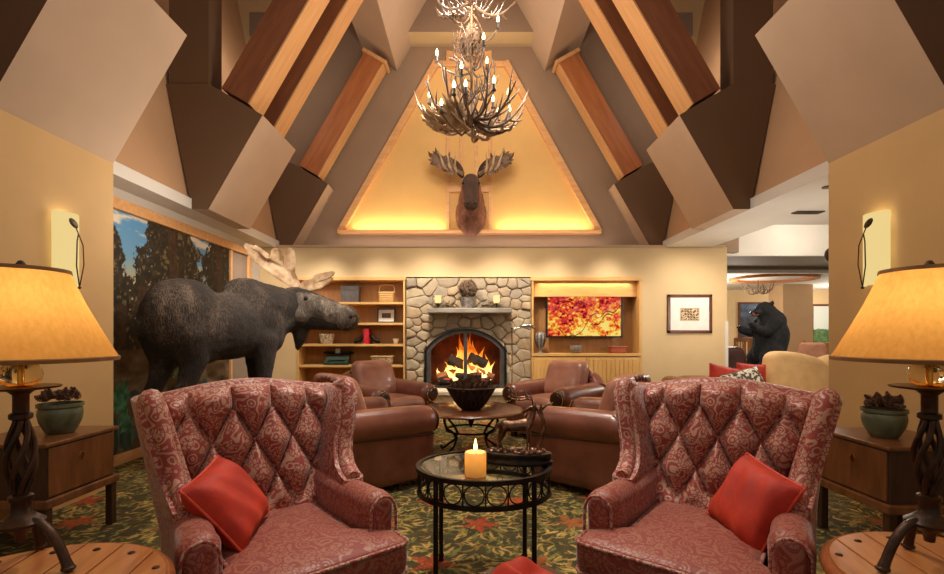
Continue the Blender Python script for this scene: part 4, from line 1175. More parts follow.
# stones: cells of a relaxed point set, clipped to the breast and pushed out of the opening
def cells(x0, x1, z0, z1, n, seed):
    rnd = random.Random(seed); pts = [(rnd.uniform(x0,x1), rnd.uniform(z0,z1)) for _ in range(n)]
    def cell(i):
        poly = [(x0,z0),(x1,z0),(x1,z1),(x0,z1)]; p = pts[i]
        near = sorted((q for k, q in enumerate(pts) if k != i), key=lambda q: (q[0]-p[0])**2+((q[1]-p[1])*1.35)**2)[:18]
        for q in near:
            mx, mz = (p[0]+q[0])/2, (p[1]+q[1])/2; nx, nz = q[0]-p[0], (q[1]-p[1])*1.35**2
            out = []
            for a in range(len(poly)):
                A_, B_ = poly[a], poly[(a+1)%len(poly)]
                da = (A_[0]-mx)*nx+(A_[1]-mz)*nz; db = (B_[0]-mx)*nx+(B_[1]-mz)*nz
                if da <= 0: out.append(A_)
                if da*db < 0: f = da/(da-db); out.append((A_[0]+(B_[0]-A_[0])*f, A_[1]+(B_[1]-A_[1])*f))
            poly = out
            if not poly: break
        return poly
    for it in range(2):
        cs = [cell(i) for i in range(n)]
        pts[:] = [(sum(q[0] for q in c)/len(c), sum(q[1] for q in c)/len(c)) if c else pts[i] for i, c in enumerate(cs)]
    return [cell(i) for i in range(n)]
def inside(p, m=0):
    if abs(p[0]-fcx) > fhw+.04-m or p[1] < fz0-.0: return False
    hw = fhw+.04; R = (hw*hw+frise*frise)/(2*frise); cz = fsp+frise+.03-R
    if p[1] < fsp: return True
    return math.hypot(p[0]-fcx, p[1]-cz) < R-m
b = B(); rnd = random.Random(4)
for c in cells(x0, x1, .0, zt, 120, 11):
    if len(c) < 3: continue
    gx_ = sum(p[0] for p in c)/len(c); gz_ = sum(p[1] for p in c)/len(c)
    poly = []
    for i in range(len(c)):
        A_, B_ = c[i], c[(i+1)%len(c)]; L = math.hypot(B_[0]-A_[0], B_[1]-A_[1]); m_ = max(1, int(L/.04))
        for q in range(m_): poly.append((A_[0]+(B_[0]-A_[0])*q/m_, A_[1]+(B_[1]-A_[1])*q/m_))
    poly = [(gx_+(p[0]-gx_)*.972, gz_+(p[1]-gz_)*.972) for p in poly]
    ins = [inside(p) for p in poly]
    if all(ins) or inside((gx_,gz_), .02): continue
    q2 = []
    for p, k in zip(poly, ins):
        if k:
            ox, oz = fcx, min(p[1], fsp-.1) if p[1] < fsp else fsp-.5
            d = Vector((p[0]-ox, p[1]-oz)); d = d.normalized() if d.length > 1e-4 else Vector((0,1)); st = 0
            while inside((p[0]+d.x*st, p[1]+d.y*st)) and st < 1: st += .004
            p = (p[0]+d.x*st, p[1]+d.y*st)
        q2.append((min(max(p[0],x0),x1), p[1]))
    poly = q2; gx_ = sum(p[0] for p in poly)/len(poly); gz_ = sum(p[1] for p in poly)/len(poly)
    dpt = rnd.uniform(.015,.05); tx, tz = rnd.uniform(-.08,.08), rnd.uniform(-.08,.08); k = len(poly); vs = []; fs = []
    for (q, dd) in ((1,.0),(.985,.4),(.93,.8),(.8,1.0),(.4,1.08)):
        for p in poly:
            X_ = gx_+(p[0]-gx_)*q; Z_ = gz_+(p[1]-gz_)*q
            vs.append((X_, .03-dpt*dd-tx*(X_-gx_)*(dd>.5)-tz*(Z_-gz_)*(dd>.5)-.006*math.sin(40*X_+17*Z_)*(dd>.5), Z_))
    for r in range(4): fs += [(r*k+i, r*k+(i+1)%k, (r+1)*k+(i+1)%k, (r+1)*k+i) for i in range(k)]
    fs.append([4*k+i for i in range(k)]); b.add(vs, fs)
obj('stonework', b, M['stone'], fp, 50)
# firebox
b = B(); b.box(fcx-fhw, fcx+fhw, .46, .48, fz0, 1.45); b.box(fcx-fhw-.02, fcx-fhw, .02, .48, fz0, 1.4); b.box(fcx+fhw, fcx+fhw+.02, .02, .48, fz0, 1.4); b.box(fcx-fhw,fcx+fhw,.02,.48,1.42,1.44); obj('firebox', b, M['brick'], fp, 0)
b = B(); b.box(fcx-fhw, fcx+fhw, .03, .46, fz0-.01, fz0+.03); obj('ash_bed', b, M['firebed'], fp, 0)
# arched steel frame, centre bar
def archring(w, hw, sp, rise, y0, y1):
    a = arch(hw, sp, rise); i_ = arch(hw-w, sp, rise-w*.75); b = B(); k = len(a)
    vs = [(p[0],y0,p[1]) for p in a]+[(p[0],y0,p[1]) for p in i_]+[(p[0],y1,p[1]) for p in a]+[(p[0],y1,p[1]) for p in i_]; fs = []
    for i in range(k-1): fs += [(i,i+1,k+i+1,k+i),(2*k+i,3*k+i,3*k+i+1,2*k+i+1),(i,2*k+i,2*k+i+1,i+1),(k+i,k+i+1,3*k+i+1,3*k+i)]
    fs += [(0,k,3*k,2*k),(k-1,3*k-1,4*k-1,2*k-1)]
    b.add(vs, fs); return b
obj('outer_frame', archring(.035, fhw+.035, fsp, frise+.02, -.035, .03), M['blackplastic'], fp, 0)
obj('door_frame', archring(.07, fhw, fsp, frise, -.02, .02), M['doorsteel'], fp, 0, .004)
b = B(); b.box(fcx-.028, fcx+.028, -.03, .01, fz0, fsp+frise-.03); o = obj('door_bar', b, M['doorsteel'], fp, 0, .006)
b = B(); b.box(x0-.03, x1+.03, -.42, .02, .33, .40); obj('hearth_slab', b, M['hearth'], fp, 0, .015)
b = B(); b.box(x0, x1, -.38, .02, 0, .33); obj('hearth_base', b, M['mortar'], fp, 0, .01)
b = B(); b.box(PX(428,7.3), PX(512,7.3), -.26, .02, PZ(313,7.28), PZ(308,7.28)); obj('mantel', b, M['mantel'], fp, 0, .012)
MZ = PZ(308,7.28)
# logs
def log(p0, p1, r, label, mat, rough=.15):
    p0 = Vector(p0); p1 = Vector(p1); pts = []; rr = []
    b = B(); n = 7
    vs = []; fs = []
    t_ = thing  # noqa
    mid = (p0+p1)/2; d = p1-p0; L = d.length
    for i in range(9):
        f = i/8-.5; pts.append((f*L, .012*math.sin(5*f), 0)); rr.append(r*(1+.08*math.sin(i*2.3)))
    b.tube(pts, rr, 9); o = obj('firewood_log', b, mat, None, 40, 0, mid)
    o.rotation_euler = d.to_track_quat('X','Z').to_euler()
    tag(o, label, 'log', 'logs in the fire'); return o
yy = FY+.20; LZ = fz0+.03
log((fcx-.42,yy-.04,LZ+.07),(fcx+.40,yy-.06,LZ+.07), .07, 'long log lying across the bottom of the fire', M['ember'])
log((fcx-.40,yy+.10,LZ+.07),(fcx+.42,yy+.12,LZ+.07), .07, 'log lying at the back of the fire bed', M['ember'])
log((fcx-.47,yy+.0,LZ+.13),(fcx-.02,yy+.06,LZ+.25), .062, 'glowing split log slanting up from the left of the fire', M['splitlog'])
log((fcx-.28,yy-.02,LZ+.42),(fcx+.04,yy+.02,LZ+.30), .085, 'charred black log on top left of the fire', M['log'])
log((fcx+.06,yy+.0,LZ+.46),(fcx+.34,yy-.02,LZ+.34), .085, 'charred black log on top right of the fire', M['log'])
log((fcx+.02,yy-.02,LZ+.30),(fcx+.46,yy-.02,LZ+.13), .055, 'pale split log slanting down to the right of the fire', M['splitlog'])
log((fcx-.16,yy-.10,LZ+.16),(fcx+.26,yy-.12,LZ+.17), .05, 'thin front log across the middle of the fire', M['ember'])
# flames
b = B(); rnd = random.Random(12)
spec = [(-.04,.10,.56,.15),(.0,.12,.60,.12),(-.12,.10,.46,.14),(.10,.12,.64,.12),(.16,.12,.54,.12),(.24,.12,.46,.11),(-.2,.12,.36,.11),(.32,.12,.36,.09),(-.3,.12,.26,.09),(.06,-.06,.28,.08),(.14,-.08,.24,.07),(-.14,-.10,.22,.07),(.02,-.08,.36,.08),(.40,.08,.26,.07),(-.40,.08,.18,.06),(.22,-.06,.18,.06),(-.06,.14,.66,.09),(.30,-.04,.2,.06),(-.24,-.04,.2,.06)]
for (dx_, dy_, h_, r_) in spec:
    ph = rnd.uniform(0,6.28); n = 12; pts = []; rr = []
    for i in range(n+1):
        f = i/n; pts.append((fcx+dx_+.05*f*math.sin(ph+5*f)-.05*f*f*(1 if dx_<-.1 else -.6 if dx_>.2 else 0), dy_+.20+.03*f*math.cos(ph+4*f), LZ+.05+h_*1.25*f))
        rr.append(max(.002, r_*(math.sin(PI*min(1,f*.8+.22))**.8)*(1-f)**.55))
    b.tube(pts, rr, 10)
fl = obj('fire', b, M['fire'], None, 80, 0, (0,FY,0)); tag(fl, 'orange and yellow flames of the burning log fire', 'fire', None, 'stuff')
fl.data.transform(Matrix.Translation((0,0,-LZ))); fl.location.z = LZ
# mantel things
def votive(px, label):
    p = P(px, 308, 7.36); t = thing('candle_holder', label, 'candle holder', (p.x,7.36,MZ))
    b = B(); b.lathe([(.0,0),(.05,0),(.05,.008),(.012,.016),(.010,.06),(.03,.075),(.03,.08),(0,.08)], 20); obj('stem', b, M['iron'], t, 50)
    b = B(); b.lathe([(.036,.08),(.05,.10),(.052,.19),(.056,.20),(.05,.20),(.046,.185),(.044,.10),(.03,.086),(0,.086)], 24); obj('glass_cup', b, M['votive'], t, 60)
votive(438,'lit candle holder at the left end of the mantel'); votive(496.5,'lit candle holder at the right end of the mantel')
t = thing('planter', 'stone planter with a globe of dry twigs in the middle of the mantel', 'pot', (PX(468,7.37),7.37,MZ))
b = B(); b.lathe([(.095,0),(.135,.16),(.14,.17),(.125,.17),(.12,.15),(0,.15)], 4+20); obj('pot_body', b, M['stonepot'], t, 50)
b = B(); rnd = random.Random(5)
for k in range(26):
    a = rnd.uniform(0,6.28); c_ = Vector((0,0,.30)); nrm = Vector((rnd.gauss(0,1),rnd.gauss(0,1),rnd.gauss(0,1))).normalized(); u = nrm.orthogonal().normalized(); w_ = nrm.cross(u)
    b.tube([c_+(u*math.cos(2*PI*i/20)+w_*math.sin(2*PI*i/20))*.145 for i in range(20)], .005, 5, closed=True)
obj('twig_globe', b, M['twig'], t, 80)
b = B()
for k in range(120):
    d = Vector((rnd.gauss(0,1),rnd.gauss(0,1)*.7,rnd.gauss(0,1))).normalized()*rnd.uniform(.03,.14)+Vector((0,0,.30)); w_ = Vector((rnd.gauss(0,1),rnd.gauss(0,1),rnd.gauss(0,1))).normalized()*.016; u = w_.orthogonal().normalized()*.03
    b.add([d-u, d+w_, d+u, d-w_*.9+Vector((0,0,.004))], [(0,1,2),(0,2,3)])
obj('dry_leaves', b, M['leafgreen'], t, 0)
for s, w in ((-1,'left'),(1,'right')):
    t = thing('twig_spray', 'spray of dark twigs and dry leaves on the mantel, %s of the planter' % w, 'dried branches', (PX(468,7.4)+s*.18,7.42,MZ))
    b = B(); lf = B()
    for k in range(9):
        p = Vector((0,0,.015)); pts = [p.copy()]; d = Vector((s*1,rnd.uniform(-.15,.15),rnd.uniform(.02,.65))).normalized()
        for i in range(6):
            d = (d+Vector((rnd.uniform(-.1,.1),rnd.uniform(-.1,.1),rnd.uniform(-.25,.12)))).normalized(); p = p+d*rnd.uniform(.05,.075); p.z = max(p.z,.012); p.y = min(p.y,.055); pts.append(p.copy())
            u = Vector((rnd.gauss(0,1),rnd.gauss(0,1)*.5,rnd.gauss(0,1))).normalized()*.03; w_ = u.orthogonal().normalized()*.014; lf.add([p, p+u+w_, p+u*2, p+u-w_],[(0,1,2),(0,2,3)])
        b.tube(pts, [.006,.006,.005,.005,.004,.003,.002], 5)
    obj('twig', b, M['twig'], t, 60); obj('dry_leaf', lf, M['leafgreen'], t, 0)

# pharmacy style reading lamp beside the fireplace
t = thing('floor_lamp', 'slim metal reading floor lamp with swing arm right of the fireplace', 'lamp', (PX(512,6.95),6.95,0))
b = B(); b.lathe([(0,0),(.12,0),(.12,.015),(.02,.03),(.009,.05),(.009,1.33),(.012,1.335),(.012,1.36),(0,1.365)], 24); obj('pole', b, M['chrome'], t, 50)
b = B(); b.tube([(0,0,1.345),(.14,-.02,1.355),(.20,-.03,1.36)], .006, 8); obj('arm', b, M['chrome'], t, 60)
b = B(); b.tube([(.10,-.03,1.36),(.16,-.03,1.385),(.25,-.03,1.385),(.315,-.03,1.365),(.34,-.03,1.33)], [.03,.045,.05,.042,.012], 14, flat=.62); obj('lamp_head', b, M['chrome'], t, 80)

# ---------------------------------------------------------------- bookshelves (left niche)
sx0, sx1 = PX(297,7.6), PX(405.5,7.6)
t = thing('bookcase', 'built in maple bookcase with open shelves left of the fireplace', 'bookcase', (0,7.6,0))
Zs = [PZ(q,7.6) for q in (302,322.7,344,365)]+[.45]
zT = 2.178
b = B(); b.box(sx0,sx1,.325,.345,.06,zT); obj('back_panel', b, M['mapleshade'], t, 0)
for (a, c) in ((sx0, sx0+.035),(sx1-.035, sx1)):
    b = B(); b.box(a, c, -.012, .345, .0, zT); obj('side_panel', b, M['maple'], t, 0, .003)
b = B(); b.box(sx0-.01, sx1+.01, -.02, .345, zT-.045, zT+.01); obj('top_rail', b, M['mapleh'], t, 0, .004)
for z in Zs:
    b = B(); b.box(sx0+.035, sx1-.035, -.008, .325, z-.038, z); obj('shelf', b, M['mapleh'], t, 0, .003)
mid = (sx0+sx1)/2
for (a,c) in ((sx0+.037,mid-.003),(mid+.003,sx1-.037)):
    b = B(); b.box(a, c, -.01, .012, .08, .405); d = obj('door', b, M['maple'], t, 0, .004)
    kx = c-.05 if a < mid-.1 else a+.05
    b = B(); b.ell((kx,-.022,.36),(.014,.014,.014),10); obj('knob', b, M['brass'], d, 80)
SY = 7.75
def sh(px): return PX(px, SY)
def onshelf(i): return Zs[i]+.001
t = thing('storage_box', 'grey slate coloured box standing on the top shelf', 'box', (sh(350),SY+.05,onshelf(0)), math.radians(4))
b = B(); b.box(-.145,.145,-.10,.10,0,.255); obj('body', b, M['slate'], t, 0, .008); b = B(); b.box(-.15,.15,-.105,.105,.20,.27); obj('lid', b, M['slate'], t, 0, .008)
t = thing('basket', 'honey coloured handled basket on the top shelf, at the right', 'basket', (sh(387),SY,onshelf(0)))
b = B(); tp = lambda p: (p.x*(1+.5*p.z), p.y*(1+.5*p.z), p.z); b.rbox((0,0,.085),(.24,.17,.17),.02,8); obj('weave', b, M['basket'], t, 50)
b = B()
for k in range(5): b.box(-.122,.122,-.0905,-.084,.02+k*.032,.03+k*.032)
b.box(-.128,.128,-.092,.092,.155,.172); obj('rim', b, M['mapleh'], t, 0, .002)
b = B(); b.tube([(-.122,0,.14),(-.124,0,.24),(-.10,0,.285),(0,0,.292),(.10,0,.285),(.124,0,.24),(.122,0,.14)], .010, 8, flat=.6); obj('handle', b, M['maple'], t, 60)
t = thing('photo_frame', 'framed black and white picture leaning on the second shelf', 'picture frame', (sh(385.5),SY+.06,onshelf(1))); t.rotation_euler = (math.radians(-7),0,0)
b = B()
w_, h_ = .15, .245
for q in ((-w_,-w_+.022,0,h_),(w_-.022,w_,0,h_),(-w_,w_,0,.022),(-w_,w_,h_-.022,h_)): b.box(q[0],q[1],-.012,.008,q[2],q[3])
obj('frame', b, M['blackplastic'], t, 0, .003)
b = B(); b.box(-w_+.02,w_-.02,-.002,.006,.02,h_-.02); obj('mat_board', b, M['paper'], t, 0)
b = B(); b.box(-.075,.075,-.004,-.002,.085,.165); b.box(-.075,.075,-.0045,-.004,.125,.128); obj('print', b, M['slate'], t, 0)
# third shelf: red book between two dark carved figures, cup, pale basket
t = thing('book', 'red book standing upright on the third shelf', 'book', (sh(367.5),SY,onshelf(2)))
b = B(); b.box(-.04,.04,-.11,.11,0,.245); obj('cover', b, M['redcloth'], t, 0, .004); b = B(); b.box(-.033,.033,-.104,.112,.004,.241+.002); obj('pages', b, M['paper'], t, 0)
for s, w in ((-1,'left'),(1,'right')):
    t = thing('bookend', 'dark carved animal figure bookend %s of the red book' % w, 'bookend', (sh(367.5)+s*.125,SY-.02,onshelf(2)))
    b = B(); b.box(-.08,.08,-.05,.05,0,.015); obj('base', b, M['iron'], t, 0, .003)
    b = B(); b.chain([(S(s*.05,0,.05),.035),(S(-s*.01,0,.075),.035),(S(-s*.05,0,.12),.028)]); b.chain([(S(s*.06,0,.04),.025),(S(s*.085,0,.02),.012)]); b.ell((-s*.055,0,.13),(.03,.025,.028),10)
    organic(obj('figure', b, M['iron'], t, 80), .007, 3)
t = thing('cup', 'small white bowl at the right end of the third shelf', 'cup', (sh(396),SY-.02,onshelf(2))); 
b = B(); b.lathe([(.025,0),(.03,.005),(.055,.085),(.051,.085),(.03,.012),(0,.012)], 20); obj('cup_body', b, M['whitecer'], t, 60)
t = thing('basket', 'pale woven basket on the third shelf under the moose muzzle', 'basket', (sh(327.5),SY-.03,onshelf(2)))
b = B(); b.lathe([(.0,0),(.09,0),(.115,.10),(.12,.15),(.108,.15),(.10,.11),(.08,.02),(0,.02)], 28); obj('weave', b, M['palewicker'], t, 60); b = B(); b.lathe([(.105,.145),(.122,.145),(.122,.165),(.105,.165)],28,closed=True); obj('rim', b, M['palewicker'], t, 60)
# fourth shelf: old typewriter, flat basket
t = thing('typewriter', 'old dark green typewriter on the fourth shelf', 'typewriter', (sh(338),SY-.02,onshelf(3)))
b = B(); b.prism([(-.14,.0),(.12,.0),(.12,.15),(.0,.15),(-.06,.075),(-.14,.05)], 'x', -.19, .19); obj('body', b, M['greenmetal'], t, 0, .012)
b = B(); b.tube([(-.22,.07,.19),(.22,.07,.19)], .026, 14); obj('roller', b, M['blackplastic'], t, 60)
for s in (-1,1):
    b = B(); b.tube([(s*.22,.07,.19),(s*.25,.07,.19)], .018, 12); obj('roller_knob', b, M['rubber'], t, 60)
b = B(); b.box(-.05,.03,.045,.05,.18,.26); obj('paper', b, M['paper'], t, 0)
for r in range(3):
    for k in range(9):
        b = B(); b.lathe([(.012,0),(.014,.006),(.0,.008)], 8, (-.13+k*.032+r*.008, -.125+r*.028, .052+r*.012)); obj('key', b, M['blackplastic'], t, 60)
t = thing('basket', 'flat wicker basket on the fourth shelf, above the leather chair', 'basket', (sh(383),SY-.03,onshelf(3)))
b = B(); b.rbox((0,0,.07),(.34,.20,.14),.03,8,lambda p:(p.x*(1+.6*p.z),p.y*(1+.6*p.z),p.z)); obj('weave', b, M['palewicker'], t, 60)
b = B(); b.box(-.185,.185,-.115,.115,.125,.145); obj('rim', b, M['basket'], t, 0, .006)

# ---------------------------------------------------------------- television niche
nx0, nx1 = PX(531,7.6), PX(641.5,7.6)
t = thing('media_cabinet', 'built in maple cabinet niche holding the television, right of the fireplace', 'cabinet', (0,7.6,0))
zS = PZ(353.5,7.6); zB = PZ(384,7.6)
b = B(); b.box(nx0,nx1,.325,.345,zS,zT); obj('back_panel', b, M['mapleshade'], t, 0)
for (a,c) in ((nx0,nx0+.04),(nx1-.04,nx1)):
    b = B(); b.box(a,c,-.012,.345,.0,zT); obj('side_panel', b, M['maple'], t, 0, .003)
b = B(); b.box(nx0-.01,nx1+.01,-.02,.345,zT-.05,zT+.01); obj('top_rail', b, M['mapleh'], t, 0, .004)
b = B(); b.box(nx0+.04,nx1-.04,.10,.325,zT-.30,zT-.05); obj('valance', b, M['mapleh'], t, 0, .003)
b = B(); b.box(nx0,nx1,-.02,.345,zS-.045,zS); obj('counter', b, M['mapleh'], t, 0, .004)
md = (nx0+nx1)/2
for (a,c) in ((nx0+.042,md-.003),(md+.003,nx1-.042)):
    b = B(); b.box(a,c,-.012,.01,zB+.02,zS-.06)
    n = 11
    for k in range(n):
        w_ = (c-a-.08)/n; b.box(a+.04+k*w_+.004,a+.04+(k+1)*w_-.004,-.020,-.010,zB+.05,zS-.09)
    d = obj('door', b, M['maple'], t, 0, .003)
b = B(); b.box(nx0,nx1,-.03,.345,zB-.03,zB+.015); obj('base_rail', b, M['mapleh'], t, 0, .004)
b = B(); b.box(nx0,nx1,.0,.345,0,zB-.03); obj('toe_panel', b, M['cream'], t, 0)
TVY = 7.74
a, c = PX(546,TVY), PX(622.5,TVY); z0_, z1_ = PZ(337.5,TVY), PZ(294,TVY)
t = thing('television', 'flat television showing red and yellow autumn leaves', 'television', ((a+c)/2,TVY,(z0_+z1_)/2))
W2, H2 = (c-a)/2, (z1_-z0_)/2
b = B(); b.box(-W2,W2,0,.045,-H2,H2); b.box(-W2,W2,-.008,0,-H2,-H2+.025); b.box(-W2,W2,-.008,0,H2-.025,H2); b.box(-W2,-W2+.028,-.008,0,-H2,H2); b.box(W2-.028,W2,-.008,0,-H2,H2); obj('bezel', b, M['blackplastic'], t, 0, .003)
b = B(); b.box(-.2,.2,.045,.19,-.15,.15); obj('wall_mount', b, M['blackplastic'], t, 0)
us = np.linspace(-W2+.028,W2-.028,200); ws = np.linspace(-H2+.025,H2-.025,110)
U, Wg = np.meshgrid(us, ws); vv = (Wg+H2)/(2*H2); uu = (U+W2)/(2*W2)
n1 = fbm(U*6,Wg*6,21); n2 = fbm(U*26,Wg*30,22,3); n3 = vnoise(U*60,Wg*60,25)
pal = np.array([[70,18,20],[206,40,48],[226,62,50],[240,128,52],[250,190,50],[255,226,120]])
k = np.clip(.48+1.5*(n2-.5)+1.3*(n1-.5)+.62*(.5-vv)+.35*(n3-.5)+.12, 0, .999)*5
i0 = k.astype(int); f = (k-i0)[...,None]; img = pal[i0]*(1-f)+pal[np.minimum(i0+1,5)]*f
pink = (fbm(U*9,Wg*9,40) > .55) & (vv > .45); img[pink] = img[pink]*.6+np.array([230,90,90])*.4
for (xa, za, sl) in ((.30,.05,-.8),(.52,.3,2.2),(.72,.4,1.1),(.85,.6,.8)):
    dd = np.abs((vv-za)-sl*(uu-xa)+.05*np.sin(uu*30)); img[(dd < .012) & (np.abs(uu-xa) < .14)] = (90,40,24)
scr = paint_grid('screen', us, ws, lambda u, w: np.stack([u, np.full_like(u,-.002), w], 1), img, vcol('lit_tv_leaves', .3, 1.0), t)
t = thing('bowl', 'grey glazed bowl on the counter below the television', 'bowl', (PX(576,7.72),7.72,zS)); b = B(); b.lathe([(.05,0),(.06,.006),(.10,.06),(.105,.11),(.10,.13),(.094,.125),(.09,.06),(.05,.015),(0,.015)], 28); obj('bowl_shell', b, M['ceramicgrey'], t, 60)
t = thing('basket', 'small red wicker basket on the counter below the television', 'basket', (PX(617.5,7.72),7.72,zS)); b = B(); b.rbox((0,0,.055),(.26,.16,.11),.025,8,lambda p:(p.x*(1+.8*p.z),p.y*(1+.8*p.z),p.z)); obj('weave', b, M['redbasket'], t, 60); b = B(); b.box(-.145,.145,-.09,.09,.095,.115); obj('rim', b, M['redbasket'], t, 0, .006)
t = thing('vase', 'dark lantern shaped vase at the left of the television counter', 'vase', (PX(540.5,7.64),7.66,zS))
b = B(); b.lathe([(.0,0),(.055,0),(.055,.01),(.02,.03),(.02,.05),(.05,.10),(.085,.22),(.088,.28),(.07,.33),(.05,.345),(.05,.35),(.0,.35)], 24); obj('vase_body', b, M['ceramicgrey'], t, 50)
b = B()
for k in range(8):
    a = k*PI/4; b.tube([(.05*math.cos(a),.05*math.sin(a),.10),(.088*math.cos(a),.088*math.sin(a),.22),(.090*math.cos(a),.090*math.sin(a),.28),(.05*math.cos(a),.05*math.sin(a),.35)], .006, 6)
obj('metal_ribs', b, M['iron'], t, 60)

# framed print on the back wall
a, c = PX(667.5,7.58), PX(712,7.58); z0_, z1_ = PZ(333,7.58), PZ(294.5,7.58); W2, H2 = (c-a)/2, (z1_-z0_)/2
t = thing('framed_print', 'small patterned print in wide white mat and dark wood frame on the back wall', 'picture', ((a+c)/2,7.6,(z0_+z1_)/2))
b = B(); e = .045
for q in ((-W2,-W2+e,-H2,H2),(W2-e,W2,-H2,H2),(-W2,W2,-H2,-H2+e),(-W2,W2,H2-e,H2)): b.box(q[0],q[1],-.035,-.001,q[2],q[3])
obj('frame', b, M['picframe'], t, 0, .006)
b = B(); b.box(-W2+.03,W2-.03,-.018,-.002,-H2+.03,H2-.03); obj('mat_board', b, M['paper'], t, 0)
us = np.linspace(-.155,.155,90); ws = np.linspace(-.105,.105,60); U, Wg = np.meshgrid(us, ws)
img = np.full(U.shape+(3,), (214,190,150.)); q = np.sin(U*62)*np.cos(Wg*70)+.5*np.sin((U+Wg)*90); img[q > .25] = (112,62,40); img[q < -.55] = (96,84,60)
ed = (np.abs(U) > .14) | (np.abs(Wg) > .09); img[ed] = (196,168,124)
pr = paint_grid('print', us, ws, lambda u, w: np.stack([u, np.full_like(u,-.0195), w-.01], 1), img, vcol('print_ink', .7), t)

# ---------------------------------------------------------------- forest mural on the left wall
mu = thing('mural', 'large painted forest mural in a timber frame on the left wall behind the moose', 'mural', (-3.42,5.6,0))
ys = np.arange(4.0,6.64,.011); ws = np.arange(.10,2.46,.012); U, Wg = np.meshgrid(ys, ws)
n1 = fbm(U*2.2,Wg*5,51); n2 = fbm(U*9,Wg*9,52); n3 = fbm(U*30,Wg*26,53,3)
sky = np.stack([84+60*(2.45-Wg)/1, 146+34*(2.45-Wg)/1, 196-10*(2.45-Wg)], -1)
glow = np.clip((2.05-Wg)/.4, 0, 1)[...,None]; sky = sky*(1-glow)+np.array([226,176,104])*glow
cl = np.clip((fbm(U*2.5+Wg*2.5,Wg*13,54)-.52)*9, 0, 1)[...,None]; img = sky*(1-cl)+np.array([226,212,190])*cl
low = np.clip((1.45-Wg)/.3, 0, 1)[...,None]; img = img*(1-low)+(np.array([110,84,58])+(n2[...,None]-.5)*70)*low
for (c_, hw, zt_) in ((4.34,.40,2.42),(5.36,.58,2.75),(6.34,.46,2.7),(4.86,.22,1.95),(5.88,.20,1.8),(4.6,.2,1.75)):
    wdt = hw*np.clip((zt_-Wg)*1.5, 0, 1)**.6*(.62+.75*n2)+.0
    tr = (np.abs(U-c_) < wdt) & (n3+.9*n2 > .30+.55*np.clip(np.abs(U-c_)/np.maximum(wdt,.01),0,1)**2)
    dk = np.array([40,34,22])+(n3[...,None]-.5)*np.array([90,74,44]); img[tr] = dk[tr]; hl = tr & (n3 > .66) & (n2 > .5); img[hl] = (120,104,66)
    tk = np.abs(U-c_-.03*np.sin(Wg*4)) < .07; tk &= Wg < zt_-.2; img[tk] = (np.array([62,40,26])+(n3[...,None]-.5)*60)[tk]
rock = Wg < 1.1; rk = np.array([104,84,62])+(fbm(U*5,Wg*11,57)[...,None]-.5)*120; img[rock] = rk[rock]
wat = (Wg < .62+.5*(n2-.5)) & (fbm(U*3,Wg*4,58) > .5); wc = np.array([40,70,60])+(fbm(U*22,Wg*5,59)[...,None]-.5)*np.array([90,150,120]); img[wat] = wc[wat]
fal = (np.abs(U-4.62-.05*np.sin(Wg*7)) < .16*n2+.03*n3) & (Wg < .95-.3*n3) & (Wg > .2+.2*n2); fal |= (np.abs(U-5.35) < .3*n2) & (np.abs(Wg-.93) < .22*n2*n3*2); fc = np.array([54,120,86])+(n3[...,None]-.5)*130; img[fal] = fc[fal]
paint_grid('canvas', ys, ws, lambda u, w: np.stack([np.full_like(u,.012), u-5.6, w], 1), img, vcol('mural_paint', .6), mu)
def mb(y0, y1, z0, z1, dp, name, mat): 
    b = B(); b.box(.001, dp, y0-5.6, y1-5.6, z0, z1); return obj(name, b, mat, mu, 0, .006)
mb(3.95,7.24,2.455,2.565,.05,'top_rail',M['timber']); mb(3.95,7.24,.001,.10,.05,'bottom_rail',M['timber'])
mb(6.62,6.67,.10,2.455,.04,'stile',M['timber']); mb(7.14,7.24,.10,2.455,.05,'stile',M['timber'])
lab(mb(6.67,7.14,.10,2.455,.02,'side_panel',M['greybeam']), 'plain grey brown panel')

# ---------------------------------------------------------------- wall sconces
for s, w in ((-1,'left'),(1,'right')):
    yc = 3.40; zc0, zc1 = 1.60, 2.12
    t = thing('wall_sconce', 'lit cream glass wall sconce with metal leaf sprig on the %s pier' % w, 'wall lamp', (s*2.96,yc,1.87))
    b = B(); h = (zc1-zc0)/2; n = 14; o_ = []; i_ = []
    for k in range(n+1):
        a = -PI/2+PI*k/n; o_.append((-s*(.014+.075*math.cos(a)), .10*math.sin(a))); i_.append((-s*(.014+.069*math.cos(a)), .094*math.sin(a)))
    b.prism(o_+i_[::-1], 'z', -h, h); obj('glass_shade', b, M['sconceglass'], t, 50)
    b = B(); b.box(*sorted((-s*.001,-s*.014)), -.06, .06, -h+.06, h-.06); obj('back_plate', b, M['brass'], t, 0, .003)
    b = B()
    b.tube([(-s*.078,.06,-h-.01),(-s*.098,.01,-.12),(-s*.098,.015,.06),(-s*.096,.03,.12)], .0045, 7); b.tube([(-s*.078,.06,-h-.01),(-s*.09,.085,-.1),(-s*.10,.065,.04),(-s*.095,.03,.12),(-s*.096,.0,.17)], .004, 7)
    b.ell((-s*.078,.06,-h-.012),(.012,.014,.01),10); obj('stem_sprig', b, M['lampiron'], t, 80)
    b = B(); b.ell((-s*.098,-.015,.185),(.007,.045,.026),12, R=Matrix.Rotation(-.6,3,'X')); obj('leaf', b, M['lampiron'], t, 80)
t = thing('wall_bracket', 'small dark round fixture high on the inner edge of the right pier', 'wall fixture', (3.0,3.885,1.92))
b = B(); b.ell((-.0,.04,0),(.035,.05,.06),14); obj('knob', b, M['rubber'], t, 80); b = B(); b.tube([(0,0.004,0),(0,.04,0)], .012, 8); obj('stem', b, M['rubber'], t, 60)

